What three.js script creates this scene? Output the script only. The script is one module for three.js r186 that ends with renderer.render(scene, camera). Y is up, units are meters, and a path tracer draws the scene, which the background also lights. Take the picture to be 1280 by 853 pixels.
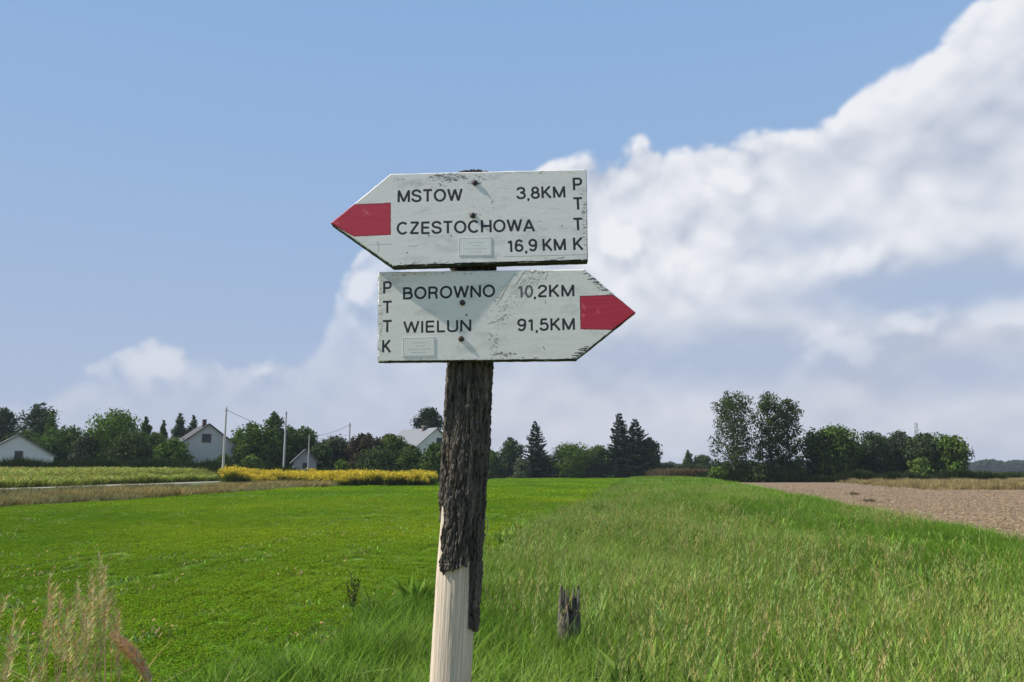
import * as THREE from 'three';
import { Sky } from 'three/addons/objects/Sky.js';
import { ImprovedNoise } from 'three/addons/math/ImprovedNoise.js';
import { mergeGeometries } from 'three/addons/utils/BufferGeometryUtils.js';

// ---------------------------------------------------------------- camera
const W = 1024, H = 682;
const F = 1004, CX = 640, CY = 426.5, HORIZON = 589, EYE = 1.55;
const PITCH = Math.atan((HORIZON - CY) / F);
const scene = new THREE.Scene();
const camera = new THREE.PerspectiveCamera(2 * Math.atan(CY / F) * 180 / Math.PI, W / H, 0.1, 6000);
camera.position.set(0, EYE, 0);
camera.rotation.x = PITCH;
const renderer = new THREE.WebGLRenderer({ antialias: true });
renderer.setSize(W, H);
renderer.toneMapping = THREE.LinearToneMapping;
renderer.toneMappingExposure = 1.19;
renderer.shadowMap.enabled = true;

// ---------------------------------------------------------------- small maths
function rng(seed) { let s = seed >>> 0; return () => { s = (s + 0x6D2B79F5) >>> 0; let t = s; t = Math.imul(t ^ (t >>> 15), t | 1); t ^= t + Math.imul(t ^ (t >>> 7), t | 61); return ((t ^ (t >>> 14)) >>> 0) / 4294967296; }; }
const NZ = new ImprovedNoise();
const noise = (x, y, z) => NZ.noise(x + 37.13, y + 11.71, z + 71.37);
function fbm(x, y, z, o = 4, g = 0.5) { let a = 1, s = 0, n = 0; for (let i = 0; i < o; i++) { s += a * noise(x, y, z); n += a; a *= g; x = x * 2.03 + 5.1; y = y * 2.03 + 1.7; z = z * 2.03 + 9.2; } return s / n; }
const clamp = (x, a = 0, b = 1) => Math.min(b, Math.max(a, x));
const smooth = (a, b, x) => { const t = clamp((x - a) / (b - a)); return t * t * (3 - 2 * t); };
const lerp = (a, b, t) => a + (b - a) * t;
function table(pts, x) { if (x <= pts[0][0]) return pts[0][1]; for (let i = 1; i < pts.length; i++) if (x <= pts[i][0]) { const [a, b] = pts[i - 1], [c, d] = pts[i]; return lerp(b, d, (x - a) / (c - a)); } return pts[pts.length - 1][1]; }
// photograph pixel -> direction, and the point on it at forward distance d
function dirOf(px, py) { const u = (px - CX) / F, v = (CY - py) / F, c = Math.cos(PITCH), s = Math.sin(PITCH); return new THREE.Vector3(u, v * c + s, v * s - c); }
function at(px, py, d) { const r = dirOf(px, py); return new THREE.Vector3(0, EYE, 0).addScaledVector(r, d / -r.z); }

// ---------------------------------------------------------------- sun and sky
const SUN_AZ = 86 * Math.PI / 180, SUN_EL = 45 * Math.PI / 180;
const sunDir = new THREE.Vector3(-Math.sin(SUN_AZ) * Math.cos(SUN_EL), Math.sin(SUN_EL), Math.cos(SUN_AZ) * Math.cos(SUN_EL));
const sun = new THREE.DirectionalLight(new THREE.Color().setRGB(1, 0.95, 0.86), 4.7);
sun.position.copy(sunDir).multiplyScalar(120); sun.castShadow = true;
sun.shadow.mapSize.set(4096, 4096); sun.shadow.radius = 1.2;
Object.assign(sun.shadow.camera, { left: -90, right: 90, top: 90, bottom: -90, near: 1, far: 400 });
scene.add(sun, sun.target);

function makeSky() {
  const TW = 2048, TH = 1024, D = 180 / Math.PI;
  const ae = (px, py) => { const d = dirOf(px, py).normalize(); return [Math.atan2(d.x, -d.z) * D, Math.asin(d.y) * D]; };
  // upper edge of the cloud bank, azimuth -> elevation; goes on around the horizon at the same kind of heights
  const edge = [[-80, 520], [0, 492], [60, 478], [120, 458], [190, 428], [250, 446], [300, 452], [350, 446], [400, 420], [432, 345], [470, 300], [560, 270], [640, 238], [690, 204], [760, 180], [815, 168], [850, 182], [900, 165], [955, 152], [1000, 152], [1040, 130], [1085, 92], [1130, 78], [1165, 62], [1200, 22], [1240, -10], [1300, -60]].map(p => ae(...p));
  const first = edge[0], last = edge[edge.length - 1];
  const around = [[-180, 17], [-150, 24], [-125, 15], [-100, 11], [-75, 14], [-52, 7]].concat(edge, [[52, 37], [70, 33], [95, 22], [120, 27], [150, 21], [180, 17]]);
  const puffs = [[195, 455, 75, 26, .5], [330, 465, 45, 18, .45], [448, 350, 26, 60, .5], [770, 306, 22, 20, .55], [1065, 432, 38, 28, .6], [1140, 400, 48, 16, .6], [1262, 392, 40, 16, .55], [870, 330, 90, 40, .15], [1085, 325, 40, 18, .35], [915, 235, 50, 22, .35]].map(([x, y, rx, ry, a]) => { const c = ae(x, y); return [c[0], c[1], rx / F * D, ry / F * D, a]; });
  const gaps = [[1190, 362, 150, 30, .8], [900, 455, 190, 40, .6], [1230, 470, 110, 28, .6], [640, 430, 80, 60, .4], [1010, 300, 60, 20, .3]].map(([x, y, rx, ry, a]) => { const c = ae(x, y); return [c[0], c[1], rx / F * D, ry / F * D, a]; });
  const hf = new Float32Array(TW * TH), al = new Float32Array(TW * TH);
  const data = new Float32Array(TW * TH * 4);
  const billow = (x, y, z, o) => { let a = 1, s = 0, n = 0; for (let i = 0; i < o; i++) { s += a * Math.abs(noise(x, y, z)) * 2; n += a; a *= .52; x = x * 2.11 + 3.3; y = y * 2.11 + 8.1; z = z * 2.11 + 1.9; } return s / n; };
  const j0 = Math.floor(TH * .5) - 4;
  for (let j = j0; j < TH; j++) for (let i = 0; i < TW; i++) {
    const th = ((i + .5) / TW - .5) * 2 * Math.PI, el = ((j + .5) / TH - .5) * Math.PI;
    const dx = Math.cos(th) * Math.cos(el), dz = Math.sin(th) * Math.cos(el), dy = Math.sin(el);
    const az = Math.atan2(dx, -dz) * D, e = el * D;
    const top = table(around, az);
    if (e > 62) continue;
    const wx = fbm(dx * 7, dy * 9, dz * 7, 3) * .018, wy = fbm(dx * 7 + 9, dy * 9, dz * 7, 3) * .018;
    const b = billow((dx + wx) * 9 + 5.3, (dy + wy) * 10, (dz + wx) * 9, 6);
    const big = fbm(dx * 5 + 3, dy * 8, dz * 5, 4), soft = fbm((dx + wx) * 13, (dy + wy) * 17, (dz + wx) * 13, 3);
    let s = (top - e) / 3.2 + (b - .42) * 1.25 + big * .3;
    if (e > top) s -= ((e - top) / .5) ** 2;
    let h = .46 + (b - .38) * lerp(.16, .75, Math.exp(-((s / 1.8) ** 2))) + big * .95 + soft * .16;
    const right = smooth(-15, 3, az) * (1 - smooth(75, 110, az)) * 1 + smooth(110, 140, Math.abs(az)) * .6;
    let amax = lerp(.42, .97, clamp(right));
    for (const [pa, pe, ra, re, q] of puffs) { let d0 = az - pa; const r2 = (d0 / ra) ** 2 + ((e - pe) / re) ** 2; if (r2 < 5) { const w = smooth(1.15, .25, Math.sqrt(r2) - (b - .4) * 1.5); s += w * 3 * q; amax = Math.max(amax, w * (.35 + q * .8)); h += w * q * .75; } }
    let g = 0; for (const [pa, pe, ra, re, q] of gaps) { const r2 = ((az - pa) / ra) ** 2 + ((e - pe) / re) ** 2; g = Math.max(g, q * Math.exp(-r2 * .9)); }
    h -= g * .8; amax *= 1 - g * .95 * (1 - smooth(.7, 1.1, h));
    h += .3 * clamp(right) * Math.exp(-((s / 1.3) ** 2));
    hf[j * TW + i] = h; al[j * TW + i] = clamp(amax) * smooth(-.04, lerp(.6, .3, clamp(right)), s);
  }
  for (let j = 0; j < TH; j++) {
    const el = ((j + .5) / TH - .5) * 180;
    const t = clamp(el / 90);
    for (let i = 0; i < TW; i++) {
      const k = j * TW + i, o = k * 4;
      // clear air: deeper blue overhead, pale and milky towards the horizon
      const q = Math.exp(-Math.max(el, 0) / 19);
      let r = lerp(.200 - .09 * t, .410, q), g = lerp(.378 - .12 * t, .452, q), b = lerp(.650 - .14 * t, .555, q);
      if (el < -.5) { r = .10; g = .13; b = .06; }
      else if (al[k] > 0) {
        const iL = (i - 7 + TW) % TW, jU = Math.min(TH - 1, j + 7);
        const lit = clamp(.5 + (hf[k] - .35) * .75 + (hf[k] - .5 * (hf[j * TW + iL] + hf[jU * TW + i])) * 1.5);
        const low = 1 - smooth(0, 15, el);
        let cr = lerp(.40, .73, lit), cg = lerp(.45, .74, lit), cb = lerp(.55, .77, lit);
        cr = lerp(cr, .42, low * .6); cg = lerp(cg, .45, low * .6); cb = lerp(cb, .54, low * .6);
        const a = al[k];
        r = lerp(r, cr, a); g = lerp(g, cg, a); b = lerp(b, cb, a);
      }
      data[o] = r; data[o + 1] = g; data[o + 2] = b; data[o + 3] = 1;
    }
  }
  const t = new THREE.DataTexture(data, TW, TH, THREE.RGBAFormat, THREE.FloatType);
  t.mapping = THREE.EquirectangularReflectionMapping; t.magFilter = THREE.LinearFilter; t.minFilter = THREE.LinearFilter; t.wrapS = THREE.RepeatWrapping; t.needsUpdate = true;
  return t;
}
const skyTex = makeSky();
scene.background = skyTex; scene.environment = skyTex;
scene.fog = new THREE.FogExp2(new THREE.Color().setRGB(.62, .68, .78), 0.0002);

// ---------------------------------------------------------------- helpers for objects
const taken = {};
function numbered(n) { taken[n] = (taken[n] || 0) + 1; return taken[n] === 1 ? n : n + '_' + String(taken[n] - 1).padStart(3, '0'); }
function sh(o) { o.traverse(m => { if (m.isMesh) { m.castShadow = true; m.receiveShadow = true; } }); return o; }
function tag(o, label, category, group) { o.userData.label = label; o.userData.category = category; if (group) o.userData.group = group; return o; }
function thing(name, label, category, p, turn = 0, group) { const o = new THREE.Group(); o.name = numbered(name); o.position.set(p[0], p[1], p[2]); o.rotation.y = turn; scene.add(o); return tag(o, label, category, group); }
function part(name, geo, mat, parent) { const m = new THREE.Mesh(geo, mat); m.name = name; m.castShadow = m.receiveShadow = true; parent.add(m); return m; }
function structure(name, geo, mat) { const m = part(numbered(name), geo, mat, scene); m.userData.kind = 'structure'; return m; }
const col = (r, g, b) => new THREE.Color().setRGB(r, g, b);
const mat = (r, g, b, rough = .9, more = {}) => new THREE.MeshStandardMaterial({ color: col(r, g, b), roughness: rough, side: THREE.DoubleSide, ...more });
// geometry gatherer: triangles with a colour for each
class TB {
  constructor() { this.p = []; this.c = []; }
  tri(a, b, c, k) { this.p.push(...a, ...b, ...c); if (k) this.c.push(...k, ...k, ...k); }
  quad(a, b, c, d, k) { this.tri(a, b, c, k); this.tri(a, c, d, k); }
  build() { const g = new THREE.BufferGeometry(); g.setAttribute('position', new THREE.BufferAttribute(new Float32Array(this.p), 3)); if (this.c.length) g.setAttribute('color', new THREE.BufferAttribute(new Float32Array(this.c), 3)); g.computeVertexNormals(); return g; }
}
// periodic fractal noise texture (grain and patches of colour), uv in metres through repeat
function noiseTex(size, fn, srgb = true, rx = 1, ry = 1) {
  const d = new Uint8Array(size * size * 4);
  for (let j = 0; j < size; j++) for (let i = 0; i < size; i++) { const c = fn(i / size, j / size, i, j); const o = (j * size + i) * 4; for (let k = 0; k < 3; k++) d[o + k] = clamp(srgb ? Math.pow(clamp(c[k]), 1 / 2.2) : c[k]) * 255; d[o + 3] = 255; }
  const t = new THREE.DataTexture(d, size, size, THREE.RGBAFormat); t.wrapS = t.wrapT = THREE.RepeatWrapping; t.magFilter = THREE.LinearFilter; t.minFilter = THREE.LinearMipmapLinearFilter; t.generateMipmaps = true; t.repeat.set(rx, ry); if (srgb) t.colorSpace = THREE.SRGBColorSpace; t.needsUpdate = true; return t;
}
function pfbm(u, v, f, o, seed = 0) { // periodic by blending on a torus
  let a = 1, s = 0, n = 0; for (let i = 0; i < o; i++) { const A = u * 2 * Math.PI, B = v * 2 * Math.PI, r = f / 6.283; s += a * noise(Math.cos(A) * r + seed, Math.sin(A) * r + Math.cos(B) * r * 1.1, Math.sin(B) * r * 1.1 + seed * 2); n += a; a *= .6; f *= 2; } return s / n;
}
const G = (d, x) => [x, -d];

// ---------------------------------------------------------------- the lie of the land
const bankL = d => -2.7 + .165 * d + .35 * Math.sin(d * .23) * smooth(6, 30, d) * .6, bankR = d => 7.0 + .186 * d;
const fieldL = d => table([[0, -27], [20, -24], [34.6, -22], [42, -20.5], [58, -19.3], [86, -17], [104, -10], [172, 0]], d);
function landY(x, z) {
  const d = -z; const c = (bankL(d) + bankR(d)) / 2, w = (bankR(d) - bankL(d)) / 2 + .6; const s = (x - c) / w;
  const hump = Math.abs(s) < 1 ? (1 - s * s) ** 1.5 : 0;
  const tk = 1 - Math.abs(x + 32.2 - .012 * d) / 4.6; const emb = tk > 0 ? smooth(0, .55, tk) * .42 * smooth(14, 30, d) : 0;
  const rise = 1.05 * smooth(48, 108, d) * smooth(-36, -41, x);
  return rise + emb + hump * .32 * smooth(8, 45, d) * (1 - smooth(120, 175, d)) + fbm(x * .22, 0, z * .22, 2) * .05 * smooth(2, 6, d) * (1 - smooth(60, 110, d));
}
// sheet between two sides, followed along d
function sheet(d0, d1, left, right, nd, nx, lift, pow = 1.8) {
  const p = [], uv = [], idx = [];
  for (let j = 0; j <= nd; j++) { const d = d0 + (d1 - d0) * Math.pow(j / nd, pow); for (let i = 0; i <= nx; i++) { const x = lerp(left(d), right(d), i / nx); p.push(x, landY(x, -d) + lift, -d); uv.push(x, d); } }
  for (let j = 0; j < nd; j++) for (let i = 0; i < nx; i++) { const a = j * (nx + 1) + i, b = a + nx + 1; idx.push(a, a + 1, b, a + 1, b + 1, b); }
  const g = new THREE.BufferGeometry(); g.setAttribute('position', new THREE.Float32BufferAttribute(p, 3)); g.setAttribute('uv', new THREE.Float32BufferAttribute(uv, 2)); g.setIndex(idx); g.computeVertexNormals(); return g;
}
{
  const base = noiseTex(512, (u, v) => { const n = pfbm(u, v, 9, 5), m = pfbm(u, v, 4, 3, 5); return [.085 + n * .05 + m * .03, .105 + n * .06, .035 + n * .02]; }, true, 1 / 14, 1 / 14);
  const g = new THREE.PlaneGeometry(7000, 7000, 1, 1); g.rotateX(-Math.PI / 2); const uv = g.attributes.uv; for (let i = 0; i < uv.count; i++) uv.setXY(i, uv.getX(i) * 7000, uv.getY(i) * 7000);
  const m = structure('ground', g, new THREE.MeshStandardMaterial({ map: base, roughness: 1 })); m.position.y = -.09;
  // crop field: soil mixed with the green of seedlings
  const fieldTex = noiseTex(1024, (u, v) => { const n = pfbm(u, v, 40, 4), m = pfbm(u, v, 8, 3, 3), soil = smooth(.16, .32, n + m * .3); const k = 1 + n * .5 + m * .35; return [lerp(.125 * k, .17, soil * .4), lerp(.215 * k, .16, soil * .4), lerp(.010 * k, .06, soil * .4)]; }, true, 1 / 9, 1 / 9);
  structure('crop_field', sheet(1, 174, fieldL, d => bankL(d) + .8, 90, 40, .0), new THREE.MeshStandardMaterial({ map: fieldTex, roughness: 1 }));
  const bankTex = noiseTex(512, (u, v) => { const n = pfbm(u, v, 24, 4), m = pfbm(u, v, 6, 3, 7); const k = 1 + n * .6 + m * .3; return [.085 * k, .125 * k, .022 * k]; }, true, 1 / 5, 1 / 5);
  structure('grass_bank', sheet(-4, 178, bankL, bankR, 90, 30, .02), new THREE.MeshStandardMaterial({ map: bankTex, roughness: 1 }));
  const soilTex = noiseTex(1024, (u, v) => { const n = pfbm(u, v, 60, 4), m = pfbm(u, v, 9, 4, 3), s = smooth(.1, .4, pfbm(u, v, 90, 3, 11)); const k = 1 + n * .45 + m * .3; return [lerp(.235 * k, .30, s * .3), lerp(.155 * k, .21, s * .3), lerp(.088 * k, .12, s * .3)]; }, true, 1 / 8, 1 / 8);
  const soilBump = noiseTex(512, (u, v) => { const n = .5 + pfbm(u, v, 50, 4); return [n, n, n]; }, false, 1 / 5, 1 / 5);
  structure('ploughed_field', sheet(2, 112, d => bankR(d) - .3, d => 75 + d, 70, 40, .0), new THREE.MeshStandardMaterial({ map: soilTex, bumpMap: soilBump, bumpScale: .05, roughness: 1 }));
  const pathTex = noiseTex(256, (u, v) => { const n = pfbm(u, v, 14, 4); return [.31 + n * .14, .275 + n * .14, .22 + n * .13]; }, true, 1 / 4, 1 / 4);
  structure('track_bank', sheet(14, 110, d => -37.2 + .012 * d, d => -27.2 + .012 * d, 40, 24, .0), new THREE.MeshStandardMaterial({ map: bankTex, roughness: 1 }));
  structure('maize_field', sheet(40, 125, d => -110, d => -36.2 + .012 * d, 60, 40, -.01, 1.2), new THREE.MeshStandardMaterial({ map: bankTex, roughness: 1 }));
  structure('farm_track', sheet(20, 104, d => -33.4 + .012 * d, d => -30.9 + .012 * d, 40, 4, .02), new THREE.MeshStandardMaterial({ map: pathTex, roughness: 1 }));
}

// ---------------------------------------------------------------- the signpost
const post0 = [[593.5, 222, 1.815], [592.5, 333, 1.803], [588, 453, 1.80], [582, 560, 1.80], [577, 640, 1.80], [571, 715, 1.80], [563, 853, 1.80]].map(([x, y, d]) => at(x, y, d));
{ const a = post0[post0.length - 2], b = post0[post0.length - 1]; const k = (b.y + .12) / (a.y - b.y); post0.push(new THREE.Vector3(b.x - (a.x - b.x) * k * .9, -.12, b.z)); }
const postBase = new THREE.Vector3(post0[7].x, 0, post0[7].z);
const signpost = thing('signpost', 'rough wooden trail signpost with two white arrow boards, half stripped of bark', 'signpost', postBase.toArray());
const yOfPx = (py) => at(580, py, 1.80).y;
function postAt(y) { for (let i = 1; i < post0.length; i++) if (y >= post0[i].y) { const a = post0[i - 1], b = post0[i], t = clamp((y - b.y) / (a.y - b.y)); return new THREE.Vector3().lerpVectors(b, a, t); } return post0[post0.length - 1].clone(); }
{
  // bare wood core
  const tex = noiseTex(1024, (u, v) => { const n = pfbm(u * 1, v * .0 + .2, 40, 4), st = pfbm(u, v * .06, 60, 4, 3), f = pfbm(u, v * .25, 8, 3, 8), kn = smooth(.26, .42, pfbm(u, v * .4, 18, 2, 4)), cr = smooth(.30, .36, pfbm(u, v * .035, 90, 3, 21)), dirt = smooth(.05, .45, pfbm(u, v * .5, 7, 4, 31)); const k = 1 + st * .5 + n * .12 + f * .3 - kn * .16 - cr * .55; return [lerp(.60, .50, dirt) * k, lerp(.495, .395, dirt) * k, lerp(.39, .29, dirt) * k]; });
  const bump = noiseTex(1024, (u, v) => { const st = pfbm(u, v * .05, 60, 5, 3); const c = .5 + st * .9; return [c, c, c]; }, false);
  const NA = 240, NY = 260, p = [], uv = [], idx = []; const yT = post0[0].y - .012, yB = -.12;
  for (let j = 0; j <= NY; j++) { const y = lerp(yB, yT, j / NY), c = postAt(y); for (let i = 0; i <= NA; i++) { const A = i / NA * Math.PI * 2, r = .0435 + .0022 * fbm(Math.cos(A) * 1.4, y * 2.2, Math.sin(A) * 1.4, 3) + .0009 * fbm(Math.cos(A) * 12, y * 1.5, Math.sin(A) * 12, 3) - .0018 * smooth(.22, .42, fbm(Math.cos(A) * 10 + 4, y * .9, Math.sin(A) * 10, 2)) + .0006 * noise(Math.cos(A) * 30, y * 40, Math.sin(A) * 30) + .004 * clamp((1.1 - y)); p.push(c.x + Math.sin(A) * r - postBase.x, y, c.z + Math.cos(A) * r - postBase.z); uv.push(i / NA * .3 / .3, y / .9); } }
  for (let j = 0; j < NY; j++) for (let i = 0; i < NA; i++) { const a = j * (NA + 1) + i, b = a + NA + 1; idx.push(a, a + 1, b, a + 1, b + 1, b); }
  const tc = p.length / 3, ct = postAt(yT); p.push(ct.x - postBase.x, yT, ct.z - postBase.z); uv.push(.5, .5); for (let i = 0; i < NA; i++) idx.push(NY * (NA + 1) + i, NY * (NA + 1) + i + 1, tc);
  const g = new THREE.BufferGeometry(); g.setAttribute('position', new THREE.Float32BufferAttribute(p, 3)); g.setAttribute('uv', new THREE.Float32BufferAttribute(uv, 2)); g.setIndex(idx); g.computeVertexNormals();
  part('wood_core', g, new THREE.MeshStandardMaterial({ map: tex, bumpMap: bump, bumpScale: .0012, roughness: .8 }), signpost).userData.label = 'bare pale wood with vertical grain below the bark';
}
{
  // bark: a thick, furrowed shell with a ragged lower end. A = 0 faces the camera, + is to the right
  const endPx = A => { // pixel row where the bark ends, by angle
    let a = ((A + Math.PI) % (2 * Math.PI) + 2 * Math.PI) % (2 * Math.PI) - Math.PI;
    const b = table([[-3.2, 690], [-2.2, 665], [-1.6, 628], [-1.02, 628], [-.86, 640], [-.80, 700], [-.62, 716], [-.2, 714], [.0, 708], [.3, 706], [.62, 700], [.66, 704], [.78, 760], [.84, 783], [1.5, 784], [2.0, 770], [2.6, 720], [3.2, 690]], a);
    return b;
  };
  const NA = 300, NY = 620, yT = post0[0].y, yLow = yOfPx(800);
  const P = new Float32Array((NA + 1) * (NY + 1) * 3), C = new Float32Array((NA + 1) * (NY + 1) * 3), keep = new Uint8Array((NA + 1) * (NY + 1));
  const cellF = (x, y, s) => { // distance to the border of stretched cells
    const ix = Math.floor(x), iy = Math.floor(y); let d1 = 9, d2 = 9; for (let a = -1; a <= 1; a++) for (let b = -1; b <= 1; b++) { const cx = ix + a, cy = iy + b; const wx = ((cx % 13) + 13) % 13; const h1 = Math.abs(Math.sin(wx * 127.1 + cy * 311.7 + s) * 43758.5453) % 1, h2 = Math.abs(Math.sin(wx * 269.5 + cy * 183.3 + s) * 43758.5453) % 1; const d = Math.hypot(cx + .15 + .7 * h1 - x, cy + .15 + .7 * h2 - y); if (d < d1) { d2 = d1; d1 = d; } else if (d < d2) d2 = d; } return d2 - d1; };
  for (let j = 0; j <= NY; j++) for (let i = 0; i <= NA; i++) {
    const k = j * (NA + 1) + i, y = lerp(yLow, yT, j / NY), A = (i % NA) / NA * Math.PI * 2 - Math.PI, c = postAt(y);
    const cx = Math.cos(A), sx = Math.sin(A);
    const warp = fbm(cx * 2 + 4, y * 9, sx * 2, 3) * 1.1;
    const cell = cellF((A + Math.PI) / (2 * Math.PI) * 13 + warp * .8, y * 6.5 + warp * .8 + fbm(cx * 3, y * 5, sx * 3, 2) * 1.2, 1.7);
    const plate = smooth(.03, .20, cell);
    const f = fbm(cx * 6, y * 34, sx * 6, 4), fine = fbm(cx * 22, y * 90, sx * 22, 3);
    let r = .0450 + .0012 * clamp(1.4 - y, 0, 1) + plate * .0068 + f * .0052 + fine * .0050 + .0022 * noise(cx * 40, y * 70, sx * 40) + .003 * fbm(cx * 1.2, y * 4, sx * 1.2, 2);
    const hang = y < yOfPx(702) ? 1 : 0; if (hang) r += .003;
    P[k * 3] = c.x + sx * r - postBase.x; P[k * 3 + 1] = y; P[k * 3 + 2] = c.z + cx * r - postBase.z;
    const tone = .62 + fbm(cx * 3 + 9, y * 12, sx * 3, 4) * .9 + fbm(cx * 26, y * 70, sx * 26, 2) * .75; const lich = smooth(.22, .42, fbm(cx * 4, y * 10 + 7, sx * 4, 3));
    C[k * 3] = .138 * tone + .09 * lich; C[k * 3 + 1] = .114 * tone + .08 * lich; C[k * 3 + 2] = .089 * tone + .065 * lich;
    const ragged = fbm(A * 4, 3, y * 10, 3) * 14 + noise(A * 20, 1, y * 40) * 3;
    keep[k] = y > yOfPx(endPx(A) + ragged) ? 1 : 0;
  }
  const idx = []; for (let j = 0; j < NY; j++) for (let i = 0; i < NA; i++) { const a = j * (NA + 1) + i, b = a + NA + 1; if (keep[a] && keep[b] && keep[a + 1] && keep[b + 1]) idx.push(a, a + 1, b, a + 1, b + 1, b); else if (keep[a] + keep[b] + keep[a + 1] + keep[b + 1] === 3) { if (!keep[a]) idx.push(a + 1, b + 1, b); else if (!keep[a + 1]) idx.push(a, b + 1, b); else if (!keep[b]) idx.push(a, a + 1, b + 1); else idx.push(a, a + 1, b); } }
  // thickness along the free lower edge: join each border edge to the wood
  const cnt = new Map(); for (let t = 0; t < idx.length; t += 3) for (let e = 0; e < 3; e++) { const u = idx[t + e], v = idx[t + (e + 1) % 3]; const key = u < v ? u * 1e6 + v : v * 1e6 + u; cnt.set(key, cnt.has(key) ? null : [u, v]); }
  const pos = Array.from(P), colr = Array.from(C); const inner = new Map();
  const inn = k => { if (inner.has(k)) return inner.get(k); const y = P[k * 3 + 1], c = postAt(y), dx = P[k * 3] + postBase.x - c.x, dz = P[k * 3 + 2] + postBase.z - c.z, l = Math.hypot(dx, dz), r = .0445; const id = pos.length / 3; pos.push(c.x + dx / l * r - postBase.x, y + .001, c.z + dz / l * r - postBase.z); colr.push(.07, .055, .045); inner.set(k, id); return id; };
  for (const e of cnt.values()) if (e) { const [u, v] = e; if (Math.abs(P[u * 3 + 1] - yT) < 1e-4 && Math.abs(P[v * 3 + 1] - yT) < 1e-4) { idx.push(v, u, inn(u), v, inn(u), inn(v)); continue; } if ((u % (NA + 1) === 0 || u % (NA + 1) === NA) && (v % (NA + 1) === u % (NA + 1))) continue; idx.push(v, u, inn(u), v, inn(u), inn(v)); }
  const g = new THREE.BufferGeometry(); g.setAttribute('position', new THREE.Float32BufferAttribute(pos, 3)); g.setAttribute('color', new THREE.Float32BufferAttribute(colr, 3)); g.setIndex(idx); g.computeVertexNormals();
  part('bark', g, new THREE.MeshStandardMaterial({ vertexColors: true, roughness: .95, side: THREE.DoubleSide }), signpost).userData.label = 'dark furrowed bark left on the upper post with a torn lower end';
}
{ const c = new THREE.CatmullRomCurve3([[597, 636], [604, 641], [609, 650], [610, 660], [607, 670], [605, 677]].map(([x, y]) => at(x, y, 1.79).sub(postBase))); part('bark_fibre', new THREE.TubeGeometry(c, 24, .0011, 5), mat(.42, .40, .20, .9), signpost).userData.label = 'thin pale fibre curling off the bark'; }
const Z = (x, y) => [400 + x * .328125, 190 + y * .328125]; // positions measured on an enlargement
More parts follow.
